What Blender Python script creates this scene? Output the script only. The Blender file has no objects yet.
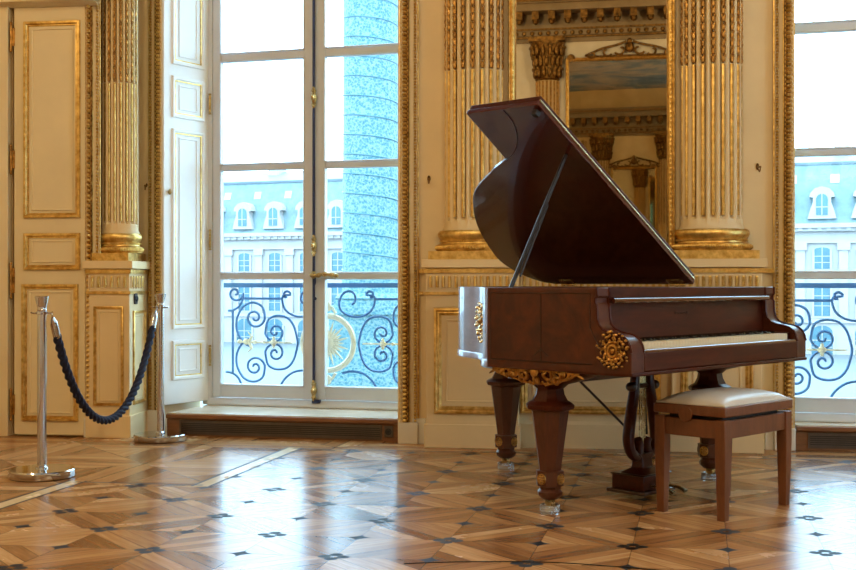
import bpy, bmesh, math, random
from mathutils import Vector, Matrix
random.seed(7)
PI = math.pi
SC = bpy.context.scene
COL = SC.collection
CZ, FPX, HZ, CX = 1.05, 1189.0, 283.0, 428.0      # eye height, focal length in pixels, horizon row, centre column

# ------------------------------------------------------------------ mesh helpers
class MB:
    def __init__(s): s.v = []; s.f = []; s.M = None
    def add(s, vs, fs):
        o = len(s.v)
        for p in vs:
            p = Vector(p)
            s.v.append(s.M @ p if s.M is not None else p)
        s.f += [tuple(o + i for i in f) for f in fs]
        return s
    def box(s, x0, x1, y0, y1, z0, z1):
        return s.add([(x, y, z) for z in (z0, z1) for y in (y0, y1) for x in (x0, x1)],
                     [(0, 2, 3, 1), (4, 5, 7, 6), (0, 1, 5, 4), (2, 6, 7, 3), (0, 4, 6, 2), (1, 3, 7, 5)])
    def prism(s, poly, ax, a, b):
        def P(p, t):
            return {'z': (p[0], p[1], t), 'y': (p[0], t, p[1]), 'x': (t, p[0], p[1])}[ax]
        n = len(poly)
        vs = [P(p, a) for p in poly] + [P(p, b) for p in poly]
        fs = [tuple(range(n))[::-1], tuple(range(n, 2 * n))] + [(i, (i + 1) % n, n + (i + 1) % n, n + i) for i in range(n)]
        return s.add(vs, fs)
    def loft(s, rings, close=True, cap=True):
        n = len(rings[0]); vs = [p for r in rings for p in r]; fs = []
        for k in range(len(rings) - 1):
            for i in range(n if close else n - 1):
                j = (i + 1) % n
                fs.append((k * n + i, k * n + j, (k + 1) * n + j, (k + 1) * n + i))
        if cap and close:
            fs.append(tuple(range(n))[::-1]); fs.append(tuple(range((len(rings) - 1) * n, len(rings) * n)))
        return s.add(vs, fs)
    def lathe(s, prof, c=(0, 0), seg=24, a0=0, a1=2 * PI, ky=1.0, cap=True):
        full = abs(a1 - a0 - 2 * PI) < 1e-6
        m = seg if full else seg + 1
        rings = [[(c[0] + r * math.cos(a0 + (a1 - a0) * i / seg), c[1] + ky * r * math.sin(a0 + (a1 - a0) * i / seg), z)
                  for i in range(m)] for r, z in prof]
        return s.loft(rings, full, cap)
    def tube(s, pts, r, seg=8, cap=True, flat=1.0, up=None):
        pts = [Vector(p) for p in pts]; n = len(pts)
        rs = r if isinstance(r, (list, tuple)) else [r] * n
        rings = []; N = None
        for i in range(n):
            t = (pts[min(i + 1, n - 1)] - pts[max(i - 1, 0)])
            t = t.normalized() if t.length > 1e-9 else Vector((0, 0, 1))
            if up is not None:
                B = Vector(up); B = (B - t * B.dot(t)).normalized(); N = B.cross(t)
            else:
                if N is None:
                    N = t.orthogonal().normalized()
                else:
                    N = (N - t * N.dot(t)); N = N.normalized() if N.length > 1e-6 else t.orthogonal().normalized()
                B = t.cross(N)
            rings.append([pts[i] + (N * math.cos(2 * PI * k / seg) + B * (flat * math.sin(2 * PI * k / seg))) * rs[i] for k in range(seg)])
        return s.loft(rings, True, cap)
    def ell(s, c, r, seg=8, rg=5, R=None):
        vs = []; fs = []
        rr = r if isinstance(r, (tuple, list)) else (r, r, r)
        for j in range(rg + 1):
            t = PI * j / rg
            for i in range(seg):
                a = 2 * PI * i / seg
                p = Vector((rr[0] * math.sin(t) * math.cos(a), rr[1] * math.sin(t) * math.sin(a), rr[2] * math.cos(t)))
                if R is not None: p = R @ p
                vs.append(Vector(c) + p)
        for j in range(rg):
            for i in range(seg):
                fs.append((j * seg + i, (j + 1) * seg + i, (j + 1) * seg + (i + 1) % seg, j * seg + (i + 1) % seg))
        return s.add(vs, fs)
    def mould(s, x0, x1, z0, z1, y, prof):
        """picture-frame moulding on the plane y; prof = (inset, projection towards -y)"""
        rings = []
        for ins, out in prof:
            rings.append([(x0 + ins, y - out, z0 + ins), (x1 - ins, y - out, z0 + ins), (x1 - ins, y - out, z1 - ins), (x0 + ins, y - out, z1 - ins)])
        return s.loft(rings, True, False)
    def build(s, name, m, parent=None, shift=None, loc=None, rz=0.0, angle=38, bevel=0):
        me = bpy.data.meshes.new(name)
        vs = [(v - Vector(shift)) if shift is not None else v for v in s.v]
        me.from_pydata([tuple(v) for v in vs], [], s.f)
        bm = bmesh.new(); bm.from_mesh(me)
        bmesh.ops.remove_doubles(bm, verts=bm.verts, dist=1e-6)
        bmesh.ops.recalc_face_normals(bm, faces=bm.faces)
        bm.to_mesh(me); bm.free()
        me.polygons.foreach_set('use_smooth', [True] * len(me.polygons))
        me.set_sharp_from_angle(angle=math.radians(angle))
        me.materials.append(m)
        o = bpy.data.objects.new(name, me); COL.objects.link(o)
        if parent is not None: o.parent = parent
        if loc is not None: o.location = loc; o.rotation_euler = (0, 0, rz)
        if bevel:
            b = o.modifiers.new('bevel', 'BEVEL'); b.width = bevel; b.segments = 2; b.limit_method = 'ANGLE'; b.angle_limit = math.radians(40)
        return o

class Fr:
    """an upright plane of the building: origin, direction; x along it, y into it"""
    def __init__(s, ox, oy, deg): s.ox, s.oy, s.a = ox, oy, math.radians(deg); s.c, s.s = math.cos(s.a), math.sin(s.a)
    def w(s, x, y, z=0): return Vector((s.ox + s.c * x - s.s * y, s.oy + s.s * x + s.c * y, z))
    def xs(s, px, y=0):
        k = (px - CX) / FPX
        return (k * (s.oy + s.c * y) - (s.ox - s.s * y)) / (s.c - k * s.s)
    def zs(s, py, px, y=0): return CZ + (HZ - py) * s.w(s.xs(px, y), y)[1] / FPX

def tag(o, label=None, cat=None, group=None, kind=None):
    for k, v in (('label', label), ('category', cat), ('group', group), ('kind', kind)):
        if v: o[k] = v
    return o
def thing(name, label, cat, loc=(0, 0, 0), rz=0, group=None, kind=None):
    o = bpy.data.objects.new(name, None); COL.objects.link(o)
    o.location = loc; o.rotation_euler = (0, 0, rz); o.empty_display_size = .1
    return tag(o, label, cat, group, kind)
def copy_tree(o, parent=None):
    c = o.copy(); COL.objects.link(c)
    if parent is not None: c.parent = parent
    for ch in list(o.children): copy_tree(ch, c)
    return c
def smooth(pts, n=6, closed=False):
    P = [Vector(p) for p in pts]; out = []; m = len(P)
    for i in range(m if closed else m - 1):
        g = (lambda k: P[k % m]) if closed else (lambda k: P[max(0, min(m - 1, k))])
        a, b, c, d = g(i - 1), g(i), g(i + 1), g(i + 2)
        for k in range(n):
            t = k / n
            out.append(.5 * ((2 * b) + (c - a) * t + (2 * a - 5 * b + 4 * c - d) * t * t + (3 * b - a - 3 * c + d) * t ** 3))
    if not closed: out.append(P[-1])
    return out
def spiral(cx, cy, r0, r1, a0, a1, n=26):
    return [(cx + (r0 + (r1 - r0) * i / n) * math.cos(a0 + (a1 - a0) * i / n), cy + (r0 + (r1 - r0) * i / n) * math.sin(a0 + (a1 - a0) * i / n)) for i in range(n + 1)]

# ------------------------------------------------------------------ materials
def srgb(r, g, b): return tuple(((c / 255 / 12.92) if c <= 10 else ((c / 255 + .055) / 1.055) ** 2.4) for c in (r, g, b)) + (1,)
class NT:
    def __init__(s, name):
        s.m = bpy.data.materials.new(name); s.m.use_nodes = True
        s.t = s.m.node_tree; s.t.nodes.clear()
        s.out = s.n('ShaderNodeOutputMaterial')
    def n(s, typ, **kw):
        x = s.t.nodes.new(typ)
        for k, v in kw.items(): setattr(x, k, v)
        return x
    def put(s, sock, v):
        if v is None: return
        if isinstance(v, bpy.types.NodeSocket): s.t.links.new(v, sock)
        else: sock.default_value = v
    def ma(s, op, a, b=None, c=None):
        x = s.n('ShaderNodeMath', operation=op); s.put(x.inputs[0], a); s.put(x.inputs[1], b); s.put(x.inputs[2], c)
        return x.outputs[0]
    def mix(s, f, a, b, mode='MIX'):
        x = s.n('ShaderNodeMix', data_type='RGBA', blend_type=mode); s.put(x.inputs[0], f); s.put(x.inputs[6], a); s.put(x.inputs[7], b)
        return x.outputs[2]
    def mixf(s, f, a, b):
        x = s.n('ShaderNodeMix', data_type='FLOAT'); s.put(x.inputs[0], f); s.put(x.inputs[2], a); s.put(x.inputs[3], b)
        return x.outputs[0]
    def co(s, scale=(1, 1, 1), rot=(0, 0, 0)):
        tc = s.n('ShaderNodeTexCoord'); mp = s.n('ShaderNodeMapping'); s.t.links.new(tc.outputs['Object'], mp.inputs[0])
        mp.inputs['Scale'].default_value = scale; mp.inputs['Rotation'].default_value = rot
        return mp.outputs[0]
    def noise(s, vec, scale, detail=4, rough=.55, dist=0):
        x = s.n('ShaderNodeTexNoise'); s.put(x.inputs['Vector'], vec); x.inputs['Scale'].default_value = scale
        x.inputs['Detail'].default_value = detail; x.inputs['Roughness'].default_value = rough; x.inputs['Distortion'].default_value = dist
        return x.outputs['Fac']
    def ramp(s, f, stops):
        x = s.n('ShaderNodeValToRGB'); s.put(x.inputs[0], f); e = x.color_ramp.elements
        while len(e) < len(stops): e.new(.5)
        for i, (p, c) in enumerate(stops): e[i].position = p; e[i].color = c
        return x.outputs[0]
    def bump(s, h, strength=.2, dist=.01):
        x = s.n('ShaderNodeBump'); s.put(x.inputs['Height'], h); x.inputs['Strength'].default_value = strength; x.inputs['Distance'].default_value = dist
        return x.outputs[0]
    def pbsdf(s, color, rough=.5, metal=0, normal=None, coat=0, coat_r=.05, spec=.5):
        b = s.n('ShaderNodeBsdfPrincipled')
        s.put(b.inputs['Base Color'], color); s.put(b.inputs['Roughness'], rough); s.put(b.inputs['Metallic'], metal)
        b.inputs['Coat Weight'].default_value = coat; b.inputs['Coat Roughness'].default_value = coat_r
        b.inputs['Specular IOR Level'].default_value = spec
        if normal is not None: s.t.links.new(normal, b.inputs['Normal'])
        s.t.links.new(b.outputs[0], s.out.inputs[0]); return s.m
def simple(name, col, rough=.5, metal=0, var=.12, vs=8, bump=0, bs=60, coat=0, spec=.5, stretch=(1, 1, 1)):
    t = NT(name); c = t.co(stretch); nz = t.noise(c, vs, 5)
    dark = tuple(x * (1 - var) for x in col[:3]) + (1,); lite = tuple(min(1, x * (1 + var)) for x in col[:3]) + (1,)
    colr = t.ramp(nz, [(.3, dark), (.7, lite)])
    nrm = t.bump(t.noise(c, bs, 3), bump, .004) if bump else None
    return t.pbsdf(colr, rough, metal, nrm, coat, .04, spec)

M = {}
M['paint'] = simple('cream_paint', srgb(228, 202, 152), .5, 0, .05, 3, .1, 30)
M['paint_pale'] = simple('pale_paint', srgb(222, 216, 202), .5, 0, .05, 5, .15, 40)
M['door'] = simple('door_paint', srgb(228, 208, 162), .45, 0, .04, 4, .08, 50)
M['white'] = simple('window_white', srgb(206, 212, 220), .4, 0, .04, 6)
M['shutter'] = simple('shutter_white', srgb(240, 241, 240), .4, 0, .03, 5)
def gold(name, a, b, rough, bump=.5, bs=90):
    t = NT(name); c = t.co(); nz = t.noise(c, 25, 5); n2 = t.noise(c, bs, 3)
    col = t.ramp(nz, [(.3, a), (.72, b)])
    return t.pbsdf(col, t.mixf(nz, rough + .12, rough - .06), .9, t.bump(n2, bump, .004))
M['cornice'] = simple('cornice_stone', srgb(150, 132, 104), .6, 0, .12, 6)
M['gold'] = gold('gilding', srgb(186, 144, 70), srgb(246, 212, 130), .32, .35)
M['gold_old'] = gold('aged_gilding', srgb(74, 54, 28), srgb(170, 130, 72), .4, .9, 140)
M['gold_piano'] = gold('ormolu', srgb(104, 72, 32), srgb(222, 170, 92), .3, .6, 160)
M['gold_pale'] = simple('pale_gilt', (.72, .62, .42, 1), .4, 0, .15, 20)
M['brass'] = gold('brass', srgb(150, 120, 70), srgb(225, 205, 150), .25, .2)
M['chrome'] = simple('polished_steel', (.62, .63, .65, 1), .10, 1, .02, 5)
M['rope'] = simple('navy_rope', srgb(17, 24, 52), .8, 0, .35, 60, .5, 200)
M['black'] = simple('black_iron', srgb(26, 22, 22), .45, 0, .1, 10)
M['iron'] = simple('hazed_iron', (.035, .13, .30, 1), .5, 0, .1, 10)  # railing iron with the blue of the haze put into its colour
M['rod'] = simple('espagnolette_paint', srgb(40, 52, 96), .35, .3, .1, 10)
M['cushion'] = simple('pale_leather', srgb(206, 200, 190), .32, 0, .06, 6, .15, 90)
M['ivory'] = simple('ivory_keys', srgb(232, 214, 176), .3, 0, .1, 40)
M['ebony'] = simple('ebony_keys', srgb(18, 15, 14), .25, 0, .1, 20)
M['stepwood'] = simple('step_wood', srgb(126, 82, 50), .4, 0, .25, 6, .1, 30, stretch=(1, 8, 8))
M['steptop'] = simple('step_top', srgb(206, 190, 168), .25, 0, .15, 5, .1, 30)
M['grille'] = simple('grille_metal', srgb(92, 80, 70), .45, .3, .15, 20)
M['socket'] = simple('socket_plastic', srgb(44, 44, 50), .35, 0, .08, 10)
M['ceil'] = None

def wood(name, a, b, scale, rough, coat, axis=(1, 1, 8), dist=1.2, spec=.5):
    t = NT(name); c = t.co(axis)
    n1 = t.noise(c, scale, 6, .6, dist); n2 = t.noise(t.co(tuple(x * 4 for x in axis)), scale * 2, 3)
    col = t.ramp(t.mixf(.25, n1, n2), [(.28, a), (.72, b)])
    return t.pbsdf(col, rough, 0, t.bump(n2, .03, .002), coat, .05, spec)
M['mahog'] = wood('mahogany', srgb(46, 15, 6), srgb(80, 32, 13), 3, .36, .04, (1, 6, 6), 1.2, .2)
M['gloss'] = wood('polished_mahogany', srgb(46, 15, 6), srgb(80, 32, 13), 3, .14, 1.0, (1, 6, 6), 1.2, 1.0)
M['burl'] = wood('burl_veneer', srgb(48, 19, 10), srgb(92, 43, 20), 5, .36, .12, (1, 1, 1), 2.5, .35)
M['lid'] = wood('lid_veneer', srgb(52, 13, 11), srgb(84, 27, 21), 2.5, .26, .4, (3, 1, 1))
M['leg'] = wood('leg_wood', srgb(56, 26, 15), srgb(90, 46, 26), 4, .34, .25, (5, 5, 1))
M['dark'] = wood('dark_case', srgb(34, 16, 12), srgb(54, 26, 18), 4, .3, .6, (3, 3, 1))
M['bench'] = wood('bench_wood', srgb(86, 48, 26), srgb(124, 74, 42), 4, .4, .15, (4, 4, 1))
M['inlay'] = simple('dark_inlay', srgb(40, 18, 10), .35, 0, .1, 10)
M['bentside'] = wood('lit_bentside_veneer', srgb(96, 58, 50), srgb(140, 96, 84), 3, .3, .55, (2, 2, 5), 1.2, .6)  # paler than the cheeks: window sheen put into the case colour

# glass that lets the daylight through: clear pane with a Fresnel reflection
t = NT('window_glass'); tr = t.n('ShaderNodeBsdfTransparent'); tr.inputs[0].default_value = (.96, .98, 1, 1)
gl = t.n('ShaderNodeBsdfGlossy'); gl.inputs['Roughness'].default_value = .02
fr = t.n('ShaderNodeFresnel'); fr.inputs[0].default_value = 1.45
ge = t.n('ShaderNodeNewGeometry')
mx = t.n('ShaderNodeMixShader'); t.t.links.new(t.ma('MULTIPLY', fr.outputs[0], t.ma('SUBTRACT', 1, ge.outputs['Backfacing'])), mx.inputs[0]); t.t.links.new(tr.outputs[0], mx.inputs[1]); t.t.links.new(gl.outputs[0], mx.inputs[2])
t.t.links.new(mx.outputs[0], t.out.inputs[0]); M['glass'] = t.m
t = NT('coaster_glass'); b = t.n('ShaderNodeBsdfPrincipled'); b.inputs['Roughness'].default_value = .05; b.inputs['Transmission Weight'].default_value = .75
b.inputs['Base Color'].default_value = (.93, .95, .98, 1); b.inputs['IOR'].default_value = 1.45; t.t.links.new(b.outputs[0], t.out.inputs[0]); M['coaster'] = t.m
t = NT('mirror_silver'); nz = t.noise(t.co(), 2.5, 4)
M['mirror'] = t.pbsdf(t.ramp(nz, [(.3, srgb(196, 186, 160)), (.7, srgb(214, 204, 180))]), .012, 1)

# painted ceiling: clouds and dusky sky
t = NT('ceiling_painting'); c = t.co((1, 1.6, 1)); n1 = t.noise(c, .55, 7, .6, 1.2); n2 = t.noise(c, 1.3, 6, .65, 2.0)
sky = t.ramp(n1, [(.3, srgb(92, 122, 160)), (.45, srgb(150, 176, 204)), (.56, srgb(226, 216, 206)), (.72, srgb(130, 140, 156))])
M['ceil'] = t.pbsdf(t.mix(t.ma('MULTIPLY', t.ma('GREATER_THAN', n2, .62), .55), sky, srgb(240, 228, 210)), .8)

# parquet
def parquet():
    t = NT('oak_parquet'); tc = t.n('ShaderNodeTexCoord'); sp = t.n('ShaderNodeSeparateXYZ'); t.t.links.new(tc.outputs['Object'], sp.inputs[0])
    ma = t.ma
    dx = ma('SUBTRACT', sp.outputs[0], 1.18); dy = ma('SUBTRACT', sp.outputs[1], 4.68)
    u = ma('ADD', ma('MULTIPLY', dx, 2.6405), ma('MULTIPLY', dy, -.6005))
    v = ma('ADD', ma('MULTIPLY', dx, .4311), ma('MULTIPLY', dy, 2.8176))
    def AND(a, b): return ma('MULTIPLY', a, b)
    def OR(a, b): return ma('MAXIMUM', a, b)
    def GT(a, b): return ma('GREATER_THAN', a, b)
    def LT(a, b): return ma('LESS_THAN', a, b)
    def NEAR(a, b, w): return LT(ma('ABSOLUTE', ma('SUBTRACT', a, b)), w)
    inside = OR(AND(GT(u, -9.0), LT(v, 3.2)), AND(GT(u, -7.1), LT(v, 7.22)))
    outside = ma('SUBTRACT', 1, inside)
    p0 = ma('MULTIPLY', ma('ADD', u, v), .5); q0 = ma('MULTIPLY', ma('SUBTRACT', u, v), .5)
    # outside the border: larger squares set square to the wall
    p = t.mixf(outside, p0, ma('ADD', ma('MULTIPLY', u, .42), .2)); q = t.mixf(outside, q0, ma('ADD', ma('MULTIPLY', v, .42), .37))
    rp = ma('ROUND', p); rq = ma('ROUND', q)
    fp = ma('SUBTRACT', p, rp); fq = ma('SUBTRACT', q, rq)
    ap = ma('ABSOLUTE', fp); aq = ma('ABSOLUTE', fq)
    r = ma('MULTIPLY', ma('MAXIMUM', ap, aq), 2)
    horiz = GT(ap, aq)
    sgn = t.mixf(horiz, GT(fq, 0), GT(fp, 0))
    ring = ma('ADD', GT(r, .46), GT(r, .74))
    idx = ma('ADD', ma('ADD', ma('MULTIPLY', horiz, 2), sgn), ma('MULTIPLY', ring, 4))
    cv = t.n('ShaderNodeCombineXYZ'); t.put(cv.inputs[0], rp); t.put(cv.inputs[1], rq); t.put(cv.inputs[2], ma('ADD', idx, ma('MULTIPLY', outside, 40)))
    wn = t.n('ShaderNodeTexWhiteNoise', noise_dimensions='3D'); t.t.links.new(cv.outputs[0], wn.inputs[0])
    tone = wn.outputs['Value']
    def grain(sx, sy):
        c = t.n('ShaderNodeCombineXYZ'); t.put(c.inputs[0], ma('MULTIPLY', p, sx)); t.put(c.inputs[1], ma('MULTIPLY', q, sy)); t.put(c.inputs[2], ma('MULTIPLY', tone, 30))
        return t.noise(c.outputs[0], 1, 5, .62, .4)
    g = t.mixf(horiz, grain(2.2, 26), grain(26, 2.2))
    tone2 = ma('ADD', ma('ADD', ma('MULTIPLY', tone, .42), .13), ma('MULTIPLY', g, .5))
    wood_c = t.ramp(tone2, [(.12, srgb(86, 52, 28)), (.42, srgb(138, 92, 54)), (.7, srgb(186, 136, 86)), (.98, srgb(232, 194, 142))])
    # plank joints
    j = OR(GT(r, .988), OR(NEAR(r, .46, .007), NEAR(r, .74, .006)))
    j = OR(j, LT(ma('ABSOLUTE', ma('SUBTRACT', ap, aq)), .006))
    col = t.mix(ma('MULTIPLY', j, .5), wood_c, srgb(52, 30, 18))
    # ebony stars at the centres, quatrefoils at the corners
    fu = ma('ABSOLUTE', ma('ADD', fp, fq)); fv = ma('ABSOLUTE', ma('SUBTRACT', fp, fq))
    star = LT(ma('ADD', ma('POWER', fu, .62), ma('POWER', fv, .62)), .325)
    gp = ma('SUBTRACT', p, ma('ADD', ma('FLOOR', p), .5)); gq = ma('SUBTRACT', q, ma('ADD', ma('FLOOR', q), .5))
    gu = ma('ABSOLUTE', ma('ADD', gp, gq)); gv = ma('ABSOLUTE', ma('SUBTRACT', gp, gq))
    a = ma('MAXIMUM', gu, gv); b2 = ma('MINIMUM', gu, gv)
    lobe = LT(ma('ADD', ma('POWER', ma('SUBTRACT', a, .10), 2), ma('POWER', b2, 2)), .0048)
    hole = LT(ma('ADD', ma('POWER', gu, 2), ma('POWER', gv, 2)), .0008)
    motif = AND(OR(star, AND(lobe, ma('SUBTRACT', 1, hole))), inside)
    col = t.mix(motif, col, srgb(20, 15, 14))
    # stepped border: pale strip between black lines, thin black lines across
    s1 = AND(NEAR(u, -9.0, .15), LT(v, 3.3)); s2 = AND(NEAR(u, -7.1, .15), AND(GT(v, 3.1), LT(v, 7.3)))
    e1 = AND(s1, GT(ma('ABSOLUTE', ma('SUBTRACT', u, -9.0)), .105)); e2 = AND(s2, GT(ma('ABSOLUTE', ma('SUBTRACT', u, -7.1)), .105))
    ln = OR(AND(NEAR(v, 3.2, .03), AND(GT(u, -9), LT(u, -7.1))), AND(NEAR(v, 7.22, .03), GT(u, -7.1)))
    col = t.mix(OR(s1, s2), col, srgb(226, 196, 150))
    col = t.mix(OR(OR(e1, e2), ln), col, srgb(26, 18, 15))
    nw = t.noise(tc.outputs['Object'], 2.2, 5, .6); nf = t.noise(tc.outputs['Object'], 14, 4)
    rough = ma('ADD', .13, ma('ADD', ma('MULTIPLY', nw, .10), ma('ADD', ma('MULTIPLY', tone, .07), ma('MULTIPLY', nf, .04))))
    h = ma('ADD', ma('MULTIPLY', j, -1), ma('ADD', ma('MULTIPLY', nw, .6), ma('MULTIPLY', tone, .5)))
    dull = OR(motif, OR(OR(e1, e2), ln))
    m_ = t.pbsdf(col, t.mixf(dull, rough, .55), 0, t.bump(h, .12, .004), 0, .1, .34)
    bs_ = [x for x in t.t.nodes if x.type == 'BSDF_PRINCIPLED'][0]; t.put(bs_.inputs['Specular IOR Level'], t.mixf(dull, .33, .15))
    return m_
M['floor'] = parquet()

# outdoors
M['stone'] = simple('pale_stone', (.34, .30, .28, 1), .8, 0, .08, .4)
M['slate'] = simple('blue_slate', (.125, .17, .175, 1), .6, 0, .2, 1.2)
M['slate2'] = simple('pale_lead', (.15, .18, .20, 1), .6, 0, .1, .5)
M['fwin'] = simple('far_window', (.045, .12, .15, 1), .3, 0, .2, .8)
M['plaza'] = simple('plaza_paving', (.13, .13, .125, 1), .8, 0, .1, .1)
t = NT('patinated_bronze'); c = t.co(); vo = t.n('ShaderNodeTexVoronoi'); t.put(vo.inputs['Vector'], c); vo.inputs['Scale'].default_value = 5.5
n1 = t.noise(c, 4.5, 9, .8, 1.5); mixn = t.ma('ADD', t.ma('MULTIPLY', n1, .8), t.ma('MULTIPLY', vo.outputs['Distance'], .35))
colr = t.ramp(mixn, [(.38, (.014, .08, .105, 1)), (.5, (.038, .135, .155, 1)), (.64, (.15, .22, .21, 1))])
M['bronze'] = t.pbsdf(colr, .6, 0, t.bump(mixn, .6, .25))

# ------------------------------------------------------------------ frames of the room
WF = Fr(0, 7.785, -7.3)           # pier between the windows
DF = Fr(-2.6, 8.12, -7.3)         # door wall
LW = Fr(-1.52, 8.78, -16.1)       # left window
RW = Fr(2.42, 7.75, -16.1)        # right window
BW = Fr(-0.4, -2.6, -4.0)         # wall opposite
CEIL = 5.6; WTOP = 4.42
TH = {}

# floor, ceiling, shell
MB().box(-5.4, 6.6, -3.6, 9.4, -.1, 0).build('floor', M['floor']); tag(bpy.data.objects['floor'], kind='structure')
tag(MB().box(-5.4, 6.6, -3.6, 9.4, CEIL, CEIL + .1).build('ceiling', M['ceil']), kind='structure')
w = MB()
d0, d1 = DF.w(-2.7, .05), DF.w(.26, .05)
nt_ = [DF.w(DF.xs(a), b) for a, b in ((9.5, .05), (9.5, .4), (13.8, .4), (13.8, .05))]
w.prism([(d0.x, d0.y)] + [(q.x, q.y) for q in nt_] + [(d1.x, d1.y), (-2.33, 8.50), (-1.87, 8.45), (-1.70, 8.84), (-1.70, 8.90), (-5.3, 9.2)], 'z', 0, CEIL)
pa, pb = WF.w(-.2, 0), WF.w(2.31, 0)
w.prism([(pa.x, pa.y), (pb.x, pb.y), (pb.x + .02, pb.y + .32), (-.10, 8.45)], 'z', 0, CEIL)
pc, pd = WF.w(4.1, 0), WF.w(6.6, 0)
w.prism([(pc.x, pc.y), (pd.x, pd.y), (6.6, 8.4), (4.0, 8.4)], 'z', 0, CEIL)
w.prism([(-1.88, 8.45), (-.19, 7.8), (-.10, 8.45), (-1.7, 8.90)], 'z', WTOP, CEIL)
w.prism([(pb.x - .02, pb.y), (pc.x + .02, pc.y), (4.02, 8.4), (pb.x, 8.3)], 'z', WTOP, CEIL)
tag(w.build('wall_front', M['paint']), kind='structure')
tag(MB().box(-5.4, -5.3, -3.6, 9.4, 0, CEIL).build('wall_left', M['paint']), kind='structure')
w = MB(); w.box(6.5, 6.7, -3.6, 2.6, 0, CEIL); w.box(6.5, 6.7, 4.5, 9.4, 0, CEIL); w.box(6.5, 6.7, 2.6, 4.5, 4.42, CEIL); w.box(6.5, 6.7, 2.6, 4.5, 0, .155)
tag(w.build('wall_right', M['paint']), kind='structure')
w = MB(); w.box(-7, 8, 0, .2, 0, CEIL)
tag(w.build('wall_back', M['paint_pale'], loc=BW.w(0, -.2), rz=BW.a), kind='structure')

def cornice(n, F, x0, x1, z0, yo=0, flip=1):
    """entablature with brackets, F local, projecting to the room (flip=-1: room on +y)"""
    r = MB()
    for a, b, q in ((0, .09, .05), (.09, .16, .10), (.42, .52, .34), (.52, .62, .42)):
        y = sorted((yo, yo - flip * q)); r.box(x0, x1, y[0], y[1], z0 + a, z0 + b)
    y = sorted((yo, yo - flip * .08)); r.box(x0, x1, y[0], y[1], z0 + .16, z0 + .42)
    o = r.build('trim_%d' % n, M['cornice'], loc=F.w(0, 0), rz=F.a); tag(o, kind='structure')
    g = MB(); k = int((x1 - x0) / .24)
    for i in range(k):
        x = x0 + (i + .5) * (x1 - x0) / k
        y = sorted((yo - flip * .08, yo - flip * .30)); g.box(x - .05, x + .05, y[0], y[1], z0 + .30, z0 + .42)
        g.ell((x, yo - flip * .22, z0 + .29), (.05, .07, .06), 6, 4)
        for dxx in (-.06, .06): g.ell((x + dxx, yo - flip * .11, z0 + .125), (.035, .03, .035), 6, 4)
    y = sorted((yo - flip * .06, yo - flip * .115)); g.box(x0, x1, y[0], y[1], z0 + .055, z0 + .075); g.box(x0, x1, y[0], y[1] + 0, z0 + .175, z0 + .20)
    y = sorted((yo - flip * .34, yo - flip * .45)); g.box(x0, x1, y[0], y[1], z0 + .535, z0 + .57)
    g.build('bracket_frieze', M['gold_old'], o)
cornice(1, WF, -2.0, 2.31, 4.5); cornice(2, DF, -2.7, .3, 4.5); cornice(3, BW, -6.5, 7.5, 4.68, 0, -1); cornice(4, WF, 4.1, 6.6, 4.5)

# ------------------------------------------------------------------ carved gilt trims round the openings
def carved(n, F, x0, x1, z0, z1, y=0, inner='l', plinth=True, pitch=.028, mat='gold', pp=.0):
    """upright gilt moulding: egg-and-dart band, plain fillet, bead band"""
    W = x1 - x0; s = MB()
    s.prism([(x0, y), (x0, y - .035), (x0 + W * .12, y - .05), (x0 + W * .55, y - .03), (x1, y - .018), (x1, y)] if inner == 'l' else
            [(x0, y), (x0, y - .018), (x0 + W * .45, y - .03), (x0 + W * .88, y - .05), (x1, y - .035), (x1, y)], 'z', z0, z1)
    o = s.build('trim_%d' % n, M['paint'], loc=F.w(0, 0), rz=F.a); tag(o, kind='structure')
    q = MB(); aa = sorted((x0 + W * (.07 if inner == 'l' else .93), x0 + W * (.52 if inner == 'l' else .48))); q.box(aa[0], aa[1], y - .0445, y, z0, z1); q.build('recess_shade_ground', M['gold_old'], o)  # dark strip paints the shade in the recesses between the eggs
    g = MB(); a = x0 + W * (.30 if inner == 'l' else .70); b = x0 + W * (.86 if inner == 'l' else .14)
    e = x0 + W * (.04 if inner == 'l' else .96); f = x0 + W * (.56 if inner == 'l' else .44)
    k = int((z1 - z0) / pitch)
    for i in range(k):
        z = z0 + (i + .5) * pitch
        g.ell((a, y - .045, z), (W * .16, .022, pitch * .48), 6, 4)
        g.ell((a - W * .17, y - .040, z + pitch * .5), (W * .05, .016, pitch * .4), 5, 3)
        g.ell((a + W * .17, y - .040, z + pitch * .5), (W * .05, .016, pitch * .4), 5, 3)
    k = int((z1 - z0) / (pitch * .72))
    for i in range(k): g.ell((b, y - .03, z0 + (i + .5) * pitch * .72), (W * .085, .016, pitch * .33), 6, 4)
    g.tube([(e, y - .036, z0), (e, y - .036, z1)], W * .05, 6)
    g.tube([(f, y - .034, z0), (f, y - .034, z1)], W * .03, 6)
    g.tube([((x1 if inner == 'l' else x0), y - .016, z0), ((x1 if inner == 'l' else x0), y - .016, z1)], W * .045, 6)
    g.build('carving', M[mat], o)
    if plinth: MB().box(x0 - .004, x1 + .004, y - .055, y, 0, z0).build('plinth', M['paint_pale'], o, bevel=.006)
TW = Fr(-1.92, 8.462, -7.3)
carved(5, DF, DF.xs(84), DF.xs(98), .13, 4.4, .05, 'l', True, .034)
carved(6, TW, TW.xs(150), TW.xs(165), .15, 4.42, -.005, 'r', True, .028)
carved(7, WF, WF.xs(400), WF.xs(418.5), .14, 4.42, -.004, 'l', True, .028)
carved(8, WF, WF.xs(773.5), WF.xs(793.5), .14, 4.42, -.004, 'r', True, .028)

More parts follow.
